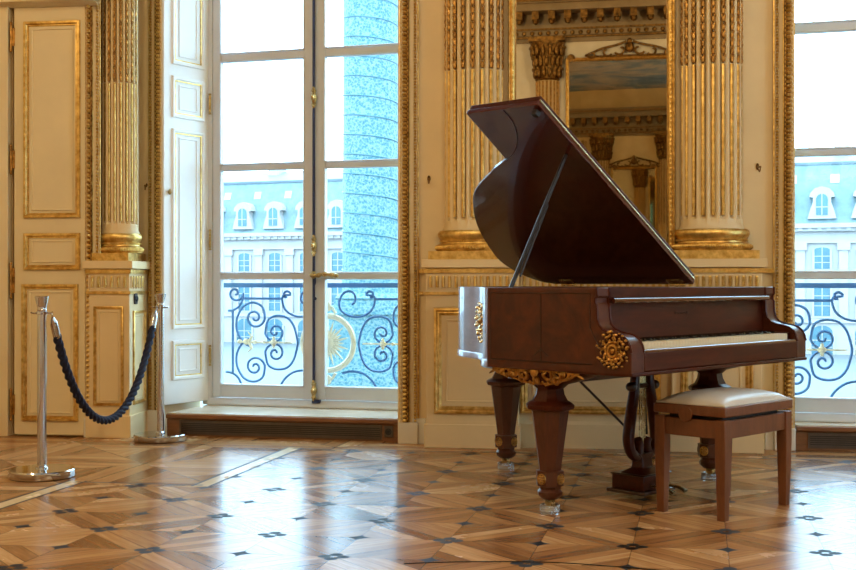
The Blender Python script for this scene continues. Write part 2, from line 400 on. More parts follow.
# pier: centre dado block, base, chair rail
def gilt_panel(F_y, x0, x1, z0, z1, g, p):
    k = 1 if x1 - x0 > .3 else .42
    g.mould(x0, x1, z0, z1, F_y, [(a * k, b * max(k, .6)) for a, b in ((0, 0), (.004, .018), (.016, .022), (.026, .012), (.034, .016), (.046, .004), (.05, 0))])
    p.mould(x0 + .075 * k, x1 - .075 * k, z0 + .075 * k, z1 - .075 * k, F_y, [(0, 0), (.003, .006), (.009, .006), (.012, 0)])
def dado(n, F, x0, x1, y, panels, depth):
    b = MB(); b.box(x0, x1, y, depth, 0, 1.147)
    b.box(x0 - .012, x1 + .012, y - .016, depth, 0, .15)
    b.prism([(y, .15), (y - .016, .15), (y - .006, .165), (y, .17)], 'x', x0, x1)
    b.box(x0 - .03, x1 + .03, y - .03, depth, 1.147, 1.2)
    o = b.build('trim_%d' % n, M['paint'], loc=F.w(0, 0), rz=F.a); tag(o, kind='structure')
    g = MB(); p = MB()
    for a, c in panels: gilt_panel(y, a, c, .216, .893, g, p)
    g.box(x0 - .012, x1 + .012, y - .014, y, 1.114, 1.142); g.box(x0 - .01, x1 + .01, y - .010, y, .975, .994)
    k = int((x1 - x0 - .04) / .04)
    for i in range(k):
        x = x0 + .02 + (i + .5) * (x1 - x0 - .04) / k
        g.tube([(x, y - .002, 1.022), (x, y - .002, 1.088)], .0105, 6)
        g.ell((x, y - .002, 1.088), (.0105, .0105, .010), 6, 4)
        p.box(x - .02, x - .0135, y - .012, y, 1.014, 1.10)
    g.build('gilt_moulding', M['gold'], o); p.build('panel_moulding', M['paint'], o)
    return o
xa, xb = WF.xs(518, -.10), WF.xs(673, -.10)
dado(9, WF, xa, xb, -.10, [(WF.xs(520, -.1), WF.xs(661, -.1))], .02)
b = MB(); b.box(WF.xs(413), WF.xs(426), -.03, 0, 0, .165); b.box(WF.xs(765), WF.xs(775), -.03, 0, 0, .165)
tag(b.build('baseboard_front', M['paint_pale'], loc=WF.w(0, 0), rz=WF.a), kind='structure')
b = MB()
for q0, q1 in ((418, 424), (762, 774)):
    b.box(WF.xs(q0), WF.xs(q1), -.02, 0, 1.114, 1.142); b.box(WF.xs(q0), WF.xs(q1), -.02, 0, .975, .994)
tag(b.build('trim_10', M['gold'], loc=WF.w(0, 0), rz=WF.a), kind='structure')

# ------------------------------------------------------------------ engaged columns
def column(name, label, F, cx, cy, R, ky, ped, label_group=None, nfl=9, ztop=4.5, room=-1, full=True, zcap=None):
    """ped = (x0,x1,front y,back y) of the pedestal; shaft faces -y"""
    base = F.w(cx, cy)
    root = thing(name, label, 'column', base, F.a, label_group, 'thing')
    sh = (cx, cy, 0); zc = zcap or (ztop - .55)
    # shaft with flutes
    step = math.radians(20); fl = [(-90 + 20 * (i - (nfl - 1) / 2)) for i in range(nfl)]
    angs = []
    for d in range(-200, 21, 2): angs.append(d)
    def rad(d, on):
        if not on: return R
        for f in fl:
            x = (d - f) / 6.6
            if abs(x) < 1: return R - R * .17 * math.sqrt(max(0, 1 - x * x))
        return R
    s = MB(); rings = []
    for z, on, k in ((1.389, 0, 1.06), (1.40, 0, 1.06), (1.415, 0, 1.0), (1.452, 0, 1.0), (1.462, 1, 1.0), (zc, 1, .96)):
        rings.append([(cx + k * rad(d, on) * math.cos(math.radians(d)), cy + ky * k * rad(d, on) * math.sin(math.radians(d)), z) for d in angs])
    s.loft(rings, False, False); s.build('shaft', M['paint'], root, sh, angle=50)
    g = MB(); hk = MB()
    for f in fl:
        a = math.radians(f); rr = R * .935
        px, py = cx + rr * math.cos(a), cy + ky * rr * math.sin(a)
        g.tube([(px, py, 1.475), (px + 0 * rr, py, 2.42)], R * .062, 6)
        z = 2.45
        while z < zc - .03:
            hk.ell((cx + R * .95 * math.cos(a), cy + ky * R * .95 * math.sin(a), z), (R * .075, R * .075, .024), 6, 4)
            for q in (-.05, .05): hk.ell((cx + R * .97 * math.cos(a + q), cy + ky * R * .97 * math.sin(a + q), z + .022), (R * .04, R * .04, .014), 5, 3)
            z += .05
    g.build('gilt_fluting', M['gold'], root, sh); hk.build('gilt_husks', M['gold_piano'], root, sh)
    # gilt base
    b = MB(); q = R * .06 / .193; K = (R * 1.29)
    prof = [(K * .95, 1.254), (K * .99, 1.262), (K, 1.278), (K * .99, 1.294), (K * .95, 1.300), (K * .88, 1.304), (K * .86, 1.318), (K * .89, 1.334), (K * .91, 1.34),
            (K * .94, 1.348), (K * .96, 1.362), (K * .94, 1.378), (K * .90, 1.388), (K * .83, 1.390)]
    b.lathe(prof, (cx, cy), 40, PI, 2 * PI, ky * 1.1)
    for i in range(46):
        a = PI + PI * (i + .5) / 46
        b.ell((cx + K * math.cos(a), cy + ky * 1.1 * K * math.sin(a), 1.278), (.010, .010, .014), 5, 4)
        b.ell((cx + K * .9 * math.cos(a), cy + ky * 1.1 * K * .9 * math.sin(a), 1.32), (.007, .007, .007), 5, 3)
    x0, x1, yf, yb = ped; m = (x0 + x1) / 2
    b.box(x0 + .012, x1 - .012, yf + .012, yb, 1.2, 1.254)
    b.build('gilt_base', M['gold'], root, sh)
    # pedestal
    p = MB(); p.box(x0, x1, yf, yb, 0, 1.147); p.box(x0 - .028, x1 + .028, yf - .028, yb, 1.147, 1.2)
    p.box(x0 - .012, x1 + .012, yf - .014, yb, 0, .15)
    pd_ = p.build('pedestal', M['paint'], root, sh, bevel=.003)
    g = MB(); pm = MB()
    ins = min(.05, (x1 - x0) * .14)
    gilt_panel(yf, x0 + ins, x1 - ins, .216, .893, g, pm)
    g.box(x0 - .012, x1 + .012, yf - .012, yb, 1.114, 1.142); g.box(x0 - .010, x1 + .010, yf - .010, yb, .975, .994)
    k = max(4, int((x1 - x0 - .02) / .04))
    def tongues(P, cnt, span):
        for i in range(cnt):
            t_ = span[0] + (i + .5) * (span[1] - span[0]) / cnt
            x, y = P(t_); g.tube([(x, y, 1.022), (x, y, 1.086)], .0105, 6); g.ell((x, y, 1.087), (.0105, .0105, .01), 6, 4)
            h = (span[1] - span[0]) / cnt / 2; xx, yy = P(t_ - h)
            pm.box(xx - (.0035 if P is PF else .009), xx + (.0035 if P is PF else .009), yy - (.009 if P is PF else .0035), yy + (.009 if P is PF else .0035), 1.012, 1.10)
    PF = lambda u: (u, yf - .001)
    tongues(PF, k, (x0 + .01, x1 - .01))
    if yb - yf > .25:
        PS = lambda u: (x1 + .001, u); tongues(PS, 5, (yf + .02, yf + .30))
        # side face panel
        q_ = Matrix.Translation((x1, 0, 0)) @ Matrix.Rotation(PI / 2, 4, 'Z')
        g.M = q_; pm.M = q_
        gilt_panel(0, yf + .07, yf + .34, .216, .86, g, pm)
        g.M = pm.M = None
    g.build('gilt_moulding', M['gold'], pd_, sh) if False else g.build('gilt_moulding', M['gold'], root, sh)
    pm.build('panel_moulding', M['paint'], root, sh)
    # capital
    c = MB(); c.lathe([(R * .96, zc - .02), (R * 1.05, zc), (R * .98, zc + .02), (R * 1.0, zc + .25), (R * 1.15, zc + .42), (R * 1.4, zc + .5), (R * 1.45, zc + .55)], (cx, cy), 24, PI, 2 * PI, max(ky, .7))
    for row, (z, rr) in enumerate(((zc + .1, 1.06), (zc + .26, 1.12), (zc + .42, 1.3))):
        for i in range(8):
            a = PI + PI * (i + .5 * (row % 2)) / 7
            if a > 2 * PI: continue
            c.ell((cx + R * rr * math.cos(a), cy + max(ky, .7) * R * rr * math.sin(a), z), (R * .2, R * .2, .085), 6, 5)
            c.ell((cx + R * (rr + .14) * math.cos(a), cy + max(ky, .7) * R * (rr + .14) * math.sin(a), z + .06), (R * .14, R * .14, .03), 6, 4)
    c.box(cx - R * 1.5, cx + R * 1.5, cy - R * 1.35 * max(ky, .7), cy + .02, zc + .55, zc + .62)
    c.build('capital', M['gold_old'], root, sh)
    return root
c2 = WF.xs(474, -.03); c3 = WF.xs(711.5, -.03)
column('fluted_column', 'fluted cream and gilt column half hidden behind the raised piano lid', WF, c2, -.02, .193, .58, (WF.xs(426, -.19), WF.xs(519, -.12), -.19, .01), 'fluted columns')
column('fluted_column', 'fluted cream and gilt column beside the right window, above the piano keyboard', WF, c3, -.02, .193, .58, (WF.xs(672, -.19), WF.xs(762, -.19), -.19, .01), 'fluted columns')
PF1 = Fr(-2.145, 8.24, -4.0)
column('fluted_column', 'fluted cream and gilt column between the door and the left window', PF1, .008, .0, .128, .85, (-.155, .135, -.175, .23), 'fluted columns', 9)

# ------------------------------------------------------------------ hooks and sockets
def hook(F, px, y, zc, label):
    x = F.xs(px, y); r = thing('wall_hook', label, 'hook', F.w(x, y, zc - .03), F.a, 'curtain hooks')
    p = MB(); p.ell((0, -.004, .045), (.011, .006, .022), 8, 5); p.build('back_plate', M['gold_old'], r)
    a = MB(); a.tube(smooth([(0, 0, .04), (0, -.03, .03), (.004, -.05, .01), (.008, -.062, .02), (.008, -.062, .035)], 5), .004, 6); a.ell((.008, -.062, .037), .008, 6, 4)
    a.build('arm', M['gold_old'], r)
hook(WF, 429, 0, WF.zs(181, 429), 'small brass curtain hook on the wall left of the piano lid')
hook(WF, 757.5, 0, WF.zs(169, 757), 'small brass curtain hook on the wall beside the right window')
hook(TW, 147, 0, 1.05 + 96 * .0071, 'small brass curtain hook beside the left window and rope column')
def socket(loc, rz, label, col='socket'):
    r = thing('wall_socket', label, 'socket', loc, rz)
    MB().box(-.03, .03, -.010, 0, 0, .075).build('back_plate', M[col], r, bevel=.004)
    MB().lathe([(.0, 0), (.02, 0), (.022, .006), (.014, .008), (.012, .003), (0, .003)], (0, 0), 16).build('outlet', M['black'], r).rotation_euler = (PI / 2, 0, 0)
    r.children[-1].location = (0, -.010, .037)
sp_ = PF1.w(.1365, -.06)
socket((sp_.x, sp_.y, .905), PF1.a + PI / 2, 'small dark round socket on the side of the column pedestal by the rope')

# ------------------------------------------------------------------ door at the left
dr = thing('door_1', None, None, DF.w(0, .05), DF.a, None, 'structure')
X = lambda px, y=0: DF.xs(px, y)
sh = (0, .05, 0)
b = MB(); b.box(X(14), X(85), 0, .045, .012, 2.935); b.build('leaf', M['door'], dr, sh, bevel=.004)
b = MB(); b.box(X(-60), X(9), -.02, .045, 0, 2.96); b.build('jamb', M['door'], dr, sh, bevel=.004)
b = MB(); b.box(X(-60), X(98), -.10, .045, 2.955, 4.4); b.prism([(0, 2.935), (-.13, 2.99), (-.10, 3.02), (.02, 3.0)], 'x', X(-60), X(98)); b.build('header', M['door'], dr, sh)
g = MB(); p = MB()
zz = lambda py: DF.zs(py, 50)
for x0, x1, y0, y1 in ((24, 80.5, 218, 21), (24, 80.5, 270, 233), (22, 78.5, 421, 284)):
    g.mould(X(x0), X(x1), zz(y0), zz(y1), 0, [(0, 0), (.003, .018), (.018, .02), (.026, .008), (.032, .01), (.036, 0)])
    p.mould(X(x0) + .05, X(x1) - .05, zz(y0) + .05, zz(y1) - .05, 0, [(0, 0), (.003, .007), (.009, .007), (.012, 0)])
g.box(X(-60), X(84), -.135, -.128, 2.99, 3.02)
g.mould(X(-50), X(80), 3.06, 3.6, -.10, [(0, 0), (.003, .018), (.018, .02), (.026, .008), (.036, 0)])
g.build('gilt_moulding', M['gold'], dr, sh); p.build('panel_moulding', M['door'], dr, sh)
for y0, y1 in ((48, 24), (171, 147), (296, 265), (418, 392)):
    h = MB(); h.tube([(X(11.5), -.008, zz(y0)), (X(11.5), -.008, zz(y1))], .008, 8)
    h.ell((X(11.5), -.008, zz(y1) + .01), (.009, .009, .015), 8, 5); h.ell((X(11.5), -.008, zz(y0) - .01), (.009, .009, .015), 8, 5)
    h.box(X(12), X(15), -.005, .001, zz(y0) + .02, zz(y1) - .02)
    h.build('hinge', M['gold_piano'], dr, sh)

# ------------------------------------------------------------------ windows
def window(n, F, left_px, px_panes, xr, x_left=None, hinges=False):
    """px_panes: list of (x0,x1) local glass extents of the leaves"""
    root = thing('window_%d' % n, None, None, F.w(0, 0), F.a, None, 'structure')
    f = MB(); xl = x_left if x_left is not None else F.xs(left_px)
    f.box(xl - .05, xl + .028, -.04, .05, .155, 4.44); f.box(xr - .028, xr + .06, -.04, .05, .155, 4.44); f.box(xl, xr, -.04, .05, .155, .205); f.box(xl, xr, -.04, .05, 4.34, 4.44)
    f.prism([(-.04, .205), (-.075, .17), (-.075, .155), (-.04, .155)], 'x', xl, xr)
    f.build('frame', M['white'], root, bevel=.006)
    zb = [(.31, 1.075), (1.13, 1.872), (1.927, 2.672), (2.742, 3.48), (3.54, 4.30)]
    for i, (x0, x1) in enumerate(px_panes):
        lo = xl + .03 if i == 0 else (px_panes[i - 1][1] + x0) / 2 + .002
        hi = xr - .03 if i == len(px_panes) - 1 else (x1 + px_panes[i + 1][0]) / 2 - .002
        c = MB(); c.box(lo, x0, -.03, .02, .21, 4.33); c.box(x1, hi, -.03, .02, .21, 4.33)
        zs_ = [.21] + [z for ab in zb for z in ab] + [4.33]
        for k in range(0, len(zs_), 2): c.box(x0, x1, -.024, .02, zs_[k], zs_[k + 1])
        for a, b_ in zb:   # glazing beads
            c.mould(x0 - .012, x1 + .012, a - .012, b_ + .012, -.03, [(0, 0), (.0, .006), (.006, .008), (.012, .0)])
        leaf = c.build('casement', M['white'], root, bevel=.004)
        for a, b_ in zb: MB().box(x0 - .006, x1 + .006, .0, .004, a - .006, b_ + .006).build('pane', M['glass'], leaf)
    return root
lx = [(LW.xs(222.5), LW.xs(304.5)), (LW.xs(326.5), LW.xs(326.5) + LW.xs(304.5) - LW.xs(222.5))]
w1 = window(1, LW, 211, lx, lx[1][1] + .09)
# espagnolette on the meeting stile
xr_ = LW.xs(313.5, -.06)
e = MB(); e.tube([(xr_, -.055, .19), (xr_, -.055, 4.3)], .0105, 8); e.build('espagnolette_rod', M['rod'], w1)
for zc in (LW.zs(99, 313), LW.zs(246, 313), LW.zs(390, 313)):
    e = MB(); e.lathe([(.012, -.06), (.02, -.05), (.013, -.035), (.022, -.012), (.024, 0), (.022, .012), (.013, .035), (.02, .05), (.012, .06)], (xr_, -.055), 12)
    e.v = [v + Vector((0, 0, zc)) for v in e.v]
    for k in (-1, 1): e.ell((xr_, -.06, zc + k * .062), (.012, .014, .018), 8, 5)
    e.ell((xr_, -.08, zc), (.014, .012, .02), 8, 5); e.build('rod_guide', M['brass'], w1)
zh = LW.zs(275, 320)
e = MB(); e.ell((xr_, -.06, zh), (.022, .022, .03), 10, 6)
pts = smooth([(xr_ - .015, -.085, zh), (xr_ + .04, -.095, zh - .004), (xr_ + .09, -.095, zh + .004), (xr_ + .15, -.095, zh), (xr_ + .185, -.095, zh - .006)], 4)
e.tube(pts, [.012 + .007 * abs(math.sin(i * .9)) for i in range(len(pts))], 8)
e.ell((xr_ + .155, -.095, zh), (.022, .014, .022), 8, 5); e.ell((xr_ + .19, -.095, zh - .006), (.014, .012, .014), 8, 5); e.build('handle', M['brass'], w1)
e = MB(); e.tube(smooth([(xr_ + .02, -.075, zh - .02), (xr_ + .022, -.08, zh - .06), (xr_ + .012, -.08, zh - .075)], 4), .005, 6); e.ell((xr_ + .012, -.062, zh - .17), (.014, .012, .012), 8, 5); e.box(xr_ - .01, xr_ + .05, -.07, -.04, .19, .215)
e.build('catch', M['rod'], w1)
for py in (105, 240, 355):
    e = MB(); zc = LW.zs(py, 211); e.tube([(LW.xs(210.5, -.04), -.05, zc - .06), (LW.xs(210.5, -.04), -.05, zc + .06)], .009, 8)
    for k in range(5): e.ell((LW.xs(210.5, -.04), -.05, zc - .07 + k * .035), (.012, .012, .008), 8, 4)
    e.build('hinge', M['brass'], w1)
rx0 = RW.xs(793)
w2 = window(2, RW, 790, [(rx0, rx0 + .62), (rx0 + .79, rx0 + 1.41)], rx0 + 1.50, rx0 - .10)

window(3, Fr(6.6, 4.5, -90), None, [(.12, .90), (1.0, 1.78)], 1.9, 0.0)
# shutter folded against the left reveal
n0 = Vector((-1.868, 8.40, 0)); n1_ = Vector((-1.615, 8.78, 0))
dirv = (n1_ - n0); sa = math.atan2(dirv.y, dirv.x); SF = Fr(n0.x, n0.y, math.degrees(sa)); L = dirv.length
s_ = thing('window_shutter', 'pale panelled folding shutter standing open at the side of the left window', 'shutter', (n0.x, n0.y, .185), sa)
shs = (0, 0, .185)
MB().box(0, L, 0, .035, .185, 4.38).build('leaf', M['shutter'], s_, shs, bevel=.004)
p = MB(); g = MB()
x0, x1 = SF.xs(171.5), SF.xs(204)
for a, b_ in ((.353, .64), (.718, 2.155), (2.23, 2.53), (2.61, 4.2)):
    p.mould(x0, x1, a, b_, 0, [(0, 0), (.006, .014), (.022, .014), (.034, .002), (.038, 0)])
    p.mould(x0 + .07, x1 - .07, a + .06, b_ - .06, 0, [(0, 0), (.003, .006), (.01, .006), (.013, 0)])
    g.mould(x0 + .030, x1 - .030, a + .030, b_ - .030, 0, [(0, 0), (.001, .006), (.008, .006), (.009, 0)])
p.build('panel_moulding', M['shutter'], s_, shs); g.build('gilt_fillet', M['gold'], s_, shs)
k = MB(); k.ell((x0 - .03, -.014, SF.zs(192, 170)), (.012, .014, .022), 8, 5); k.build('knob', M['brass'], s_, shs)

# ------------------------------------------------------------------ steps below the windows
def step(pts, label, g0, g1, F, ends=None):
    c = Vector((sum(p[0] for p in pts) / 4, sum(p[1] for p in pts) / 4, 0)); o = F.w(0, 0)
    r = thing('window_step', label, 'step', o, F.a, 'window steps')
    R = Matrix.Rotation(-F.a, 3, 'Z'); loc = [R @ (Vector((p[0], p[1], 0)) - o) for p in pts]
    # pts: front-left, front-right, back-right, back-left
    MB().prism([(q.x, q.y) for q in loc], 'z', 0, .118).build('riser', M['stepwood'], r)
    fl, fr_, br, bl = loc
    MB().prism([(fl.x, fl.y - .025), (fr_.x, fr_.y - .025), (br.x, br.y), (bl.x, bl.y)], 'z', .118, .148).build('nosing', M['stepwood'], r, bevel=.006)
    MB().prism([(fl.x + .004, fl.y - .01), (fr_.x - .004, fr_.y - .01), (br.x, br.y), (bl.x, bl.y)], 'z', .148, .155).build('top_board', M['steptop'], r)
    g = MB(); g.mould(g0, g1, .012, .108, fl.y, [(0, 0), (.0, .010), (.012, .010), (.014, 0)])
    gr = g.build('vent_frame', M['grille'], r)
    s = MB()
    for i in range(6): s.box(g0 + .012, g1 - .012, fl.y - .009, fl.y - .001, .024 + i * .013, .030 + i * .013)
    s.build('slats', M['grille'], gr)
    d = MB(); d.box(g0 + .012, g1 - .012, fl.y - .002, fl.y + .001, .02, .10); d.build('vent_shade', M['black'], gr)  # flat black plate painting the shade behind the slats
    return r
# left: front edge from (-1.80,8.21) to (-.19,7.85)
A, B = Vector((-1.80, 8.205, 0)), Vector((-.19, 7.853, 0)); S1 = Fr(A.x, A.y, math.degrees(math.atan2(B.y - A.y, B.x - A.x)))
step([(A.x, A.y), (B.x, B.y), (-.17, 8.40), (-1.60, 8.80)], 'low wooden step with a long dark vent grille under the left window', S1.xs(180), S1.xs(382), S1)
A2, B2 = Vector((2.318, 7.49, 0)), Vector((3.98, 7.277, 0)); S2 = Fr(A2.x, A2.y, math.degrees(math.atan2(B2.y - A2.y, B2.x - A2.x)))
step([(A2.x, A2.y), (B2.x, B2.y), (3.95, 7.33), (2.35, 7.76)], 'low wooden step with a dark vent grille under the right window', S2.xs(808), S2.xs(808) + 1.3, S2)
sc = S1.w(S1.xs(389), -.001); socket((sc.x, sc.y, .03), S1.a, 'small grey socket at the right end of the left window step', 'grille')

# ------------------------------------------------------------------ mirrors
def mirror(F, x0, x1, z0, z1, y, label, rz_extra=0):
    c = F.w((x0 + x1) / 2, y, z0); r = thing('wall_mirror', label, 'mirror', c, F.a + rz_extra)
    m = (x1 - x0) / 2; h = z1 - z0
    MB().box(-m, m, -.012, 0, 0, h).build('glass', M['mirror'], r)
    f = MB(); f.mould(-m - .05, m + .05, -.05, h + .05, 0, [(0, 0), (0, .04), (.008, .052), (.02, .045), (.028, .058), (.042, .05), (.052, .02), (.052, 0)])
    for sx in (-m - .02, m + .02):
        for i in range(int(h / .03)): f.ell((sx, -.055, (i + .5) * .03), (.011, .008, .013), 5, 4)
    f.build('frame', M['gold'], r)
    c_ = MB(); zt = h + .05
    for sg in (-1, 1):
        for (a, b, rr, tn) in ((.13, .11, .10, 1), (.34, .08, .085, -1), (.55, .045, .06, 1)):
            pts = spiral(sg * a, zt + b, .012, rr, PI / 2, PI / 2 + sg * tn * 4.2, 18)
            c_.tube([(q[0], -.05, q[1]) for q in pts], .017, 6)
        c_.tube(smooth([(sg * .05, -.05, zt + .22), (sg * .2, -.05, zt + .17), (sg * .42, -.05, zt + .12), (sg * .66, -.05, zt + .02)], 5), .018, 6)
        k_ = MB(); k_.lathe([(0, 0), (.06, 0), (.06, .03), (.03, .04), (0, .035)], (0, 0), 12)
        k_.v = [Vector((sg * (m - .03) + v.x, -.02 - v.z, zt + v.y)) for v in k_.v]; k_.build('corner_roundel', M['gold_old'], r)
    c_.tube([(-m * .7, -.045, zt + .012), (m * .7, -.045, zt + .012)], .014, 6); c_.ell((0, -.06, zt + .13), (.07, .04, .08), 10, 6); c_.ell((0, -.06, zt + .22), (.04, .03, .05), 8, 5)
    c_.build('crest', M['gold_old'], r)
    return r
mirror(WF, WF.xs(516), WF.xs(667), 1.25, 3.72, -.005, 'tall gilt framed wall mirror behind the open piano lid')
OB = Fr(BW.ox, BW.oy, math.degrees(BW.a) + 180)
MO = (-.80, .90)
mirror(OB, MO[0] - MO[1], MO[0] + MO[1], 1.2, 4.38, -.01, 'gilt mirror with carved crest on the far wall, seen reflected behind the piano')
for i, xx in enumerate((MO[0] + 1.22, MO[0] - 1.22)):
    column('fluted_column', 'pale fluted column with dark gilt capital, reflected in the mirror' + (' beside the crested mirror' if i == 0 else ' beyond the crested mirror'), OB, xx, -.05, .18, .9, (xx - .27, xx + .27, -.27, .01), 'fluted columns', 9, 4.66)

# ------------------------------------------------------------------ stanchions and rope
def stanchion(loc, rz, label, hookdir):
    r = thing('barrier_post', label, 'barrier post', loc, rz, 'barrier posts')
    MB().lathe([(0, .004), (.172, .004), (.175, .008), (.175, .040), (.170, .046), (.02, .049), (0, .049)], (0, 0), 64).build('base', M['chrome'], r)
    MB().lathe([(0, 0), (.168, 0), (.168, .0045), (0, .0045)], (0, 0), 48).build('rubber_foot', M['black'], r)
    MB().lathe([(.032, .048), (.032, .056), (.024, .062), (.024, .90)], (0, 0), 32).build('pole', M['chrome'], r)
    MB().lathe([(.024, .898), (.026, .905), (.0235, .91), (.026, .925), (.037, .972), (.037, .978), (.030, .980), (0, .978)], (0, 0), 32).build('cap', M['chrome'], r)
    h = MB()
    for k in range(4):
        a = hookdir + k * PI / 2
        h.tube(smooth([(.02 * math.cos(a), .02 * math.sin(a), .888), (.045 * math.cos(a), .045 * math.sin(a), .886), (.058 * math.cos(a), .058 * math.sin(a), .892)], 4), .0045, 6)
    h.lathe([(.024, .878), (.029, .88), (.029, .896), (.024, .898)], (0, 0), 24)
    h.build('hook_collar', M['chrome'], r)
P1 = Vector((-2.09, 6.435, 0)); P2 = Vector((-1.785, 7.93, 0)); hd = math.atan2(P2.y - P1.y, P2.x - P1.x)
stanchion(P1, 0, 'polished steel barrier post standing nearest to us on the pale floor strip', hd - PI / 3)
stanchion(P2, 0, 'polished steel barrier post beside the left window step, under the column', hd + PI)
E1 = Vector((-2.045, 6.46, .882)); E2 = Vector((-1.80, 7.872, .886))
rp = thing('barrier_rope', 'twisted navy blue rope sagging between the two steel barrier posts', 'rope', (E1 + E2) / 2 - Vector((0, 0, .68)))
shr = (E1 + E2) / 2 - Vector((0, 0, .68))
n = 300; zl = .225; ctr = []
a_ = 3.6
for i in range(n + 1):
    t_ = i / n; c_ = (math.cosh(a_ * (t_ - .5)) - 1) / (math.cosh(a_ / 2) - 1)
    p_ = E1.lerp(E2, t_); ctr.append(Vector((p_.x, p_.y, zl + (.886 - zl) * c_)))
rb = MB(); rings = []; N = Vector((1, 0, 0)); dist = 0
lo_i, hi_i = 12, n - 12
for i in range(lo_i, hi_i + 1):
    tt = (ctr[i + 1] - ctr[i - 1]).normalized(); N = (N - tt * N.dot(tt)).normalized(); Bn = tt.cross(N)
    dist += (ctr[i] - ctr[i - 1]).length; ph = dist / .15 * 2 * PI
    for sub in range(1):
        rings.append([ctr[i] + (N * math.cos(2 * PI * k / 24) + Bn * math.sin(2 * PI * k / 24)) * (.0145 + .011 * abs(math.sin(1.5 * (2 * PI * k / 24) - ph * 1.5))) for k in range(24)])
rb.loft(rings); rb.build('rope_body', M['rope'], rp, shr, angle=60)
for idx, en in ((range(2, lo_i + 2), 0), (range(hi_i - 1, n - 1), 1)):
    q = [ctr[i] for i in idx]
    c_ = MB(); c_.tube(q, [.008, .012, .017, .0205] + [.0215] * (len(q) - 8) + [.0215] * 4 if en == 0 else [.0215] * (len(q) - 4) + [.0205, .017, .012, .008], 16); c_.build('end_cap', M['chrome'], rp, shr)
    k_ = MB(); e0 = ctr[2] if en == 0 else ctr[n - 2]; e1 = E1 + Vector((-.012, -.008, .006)) if en == 0 else E2 + Vector((.002, .01, .006))
    k_.tube(smooth([e0, (e0 + e1) / 2 + Vector((.006, 0, .004)), e1], 5), .0045, 8); k_.build('snap_hook', M['chrome'], rp, shr)

# ------------------------------------------------------------------ grand piano (local: x from treble to bass, y towards the tail)
TH0 = math.radians(46)
P0 = Vector((.858, 4.975, 0))
pn = thing('grand_piano', 'dark mahogany grand piano with gilt mounts and its lid propped open', 'piano', P0, TH0)
WP = 1.54; ZB, ZT = .672, 1.03
bent = [(.0, .80), (.05, .88), (.15, .965), (.25, 1.04), (.33, 1.118), (.40, 1.23), (.45, 1.33), (.524, 1.456), (.675, 1.61), (.80, 1.695), (.956, 1.774), (1.12, 1.832), (1.285, 1.853), (1.42, 1.82), (1.51, 1.74), (WP, 1.62)]
bs = [(p.x, p.y) for p in smooth([(x, y, 0) for x, y in bent], 4)]
outline = [(.0, .30)] + bs + [(WP, .30)]
def offset(poly, d):
    n = len(poly); out = []
    for i in range(n):
        a, b, c = Vector(poly[i - 1]), Vector(poly[i]), Vector(poly[(i + 1) % n])
        e1 = (b - a).normalized(); e2 = (c - b).normalized()
        n1 = Vector((e1.y, -e1.x)); n2 = Vector((e2.y, -e2.x)); m = (n1 + n2); m = m.normalized() if m.length > 1e-6 else n1
        k = max(.5, m.dot(n1)); q = b + m * (d / k); out.append((q.x, q.y))
    return out
# orientation: treble side going back, then tail, then bass: clockwise seen from above, inside on the right
ins = offset(outline, .045)
c_ = MB(); n = len(outline)
c_.loft([[(x, y, ZB) for x, y in outline], [(x, y, ZT) for x, y in outline], [(x, y, ZT) for x, y in ins], [(x, y, .90) for x, y in ins]], True, False)
c_.add([(x, y, ZB) for x, y in outline], [tuple(range(n))]); c_.add([(x, y, .90) for x, y in ins], [tuple(range(n))])
c_.build('case', M['bentside'], pn)
b_ = MB(); out2 = offset(outline, -.006)
b_.loft([[(x, y, ZB - .012) for x, y in out2], [(x, y, ZB + .012) for x, y in out2], [(x, y, ZB + .02) for x, y in outline], [(x, y, ZB + .02) for x, y in ins], [(x, y, ZB - .012) for x, y in ins]], True, False)
b_.build('case_moulding', M['bentside'], pn)
pl = MB(); pl.prism(offset(outline, .09), 'z', .902, .93); pl.build('iron_plate', M['gold_old'], pn)
u_ = MB(); u_.prism(offset(outline, .12), 'z', .60, ZB - .002); u_.build('underframe', M['dark'], pn)
# cheeks with their scrolled arms
prof = [(.80, ZB - .012), (.80, ZT), (.178, ZT), (.178, .995), (.186, .985), (.186, .965), (.178, .955), (.176, .905), (.168, .872), (.148, .85), (.115, .838), (.075, .832), (.045, .824), (.022, .808), (.008, .785), (.0, .755), (.0, ZB - .012)]
for nm, x0, x1, mt in (('cheek', -.014, .085, 'burl'), ('cheek', WP - .085, WP + .014, 'burl')):
    c_ = MB(); c_.prism(prof if x0 < 0 else [(min(y, .5), z) for y, z in prof], 'x', x0, x1); ck = c_.build(nm, M[mt], pn, bevel=.005)
    if x0 < 0:
        e = MB()
        e.tube([(-.0145, y, z) for y, z in ((.775, .70), (.775, 1.005), (.21, 1.005), (.21, .86), (.19, .82), (.10, .70))], .0022, 6)
        for yy in (.48,): e.tube([(-.0145, yy, .70), (-.0145, yy, 1.0)], .0022, 6)
        e.tube([(-.0145, .775, .70), (-.0145, .20, .70)], .0028, 6)
        e.tube([(-.0145, .52, .725), (-.0145, .48, .755), (-.0145, .44, .725)], .002, 6)
        e.build('stringing', M['inlay'], ck)
    m_ = MB(); xo = x0 if x0 < 0 else x0
    for xx in (x0 + .003, x1 - .003):
        m_.tube([(xx, y, z) for y, z in prof[2:-1]], .0065, 6)
    m_.build('edge_moulding', M['mahog'], ck)
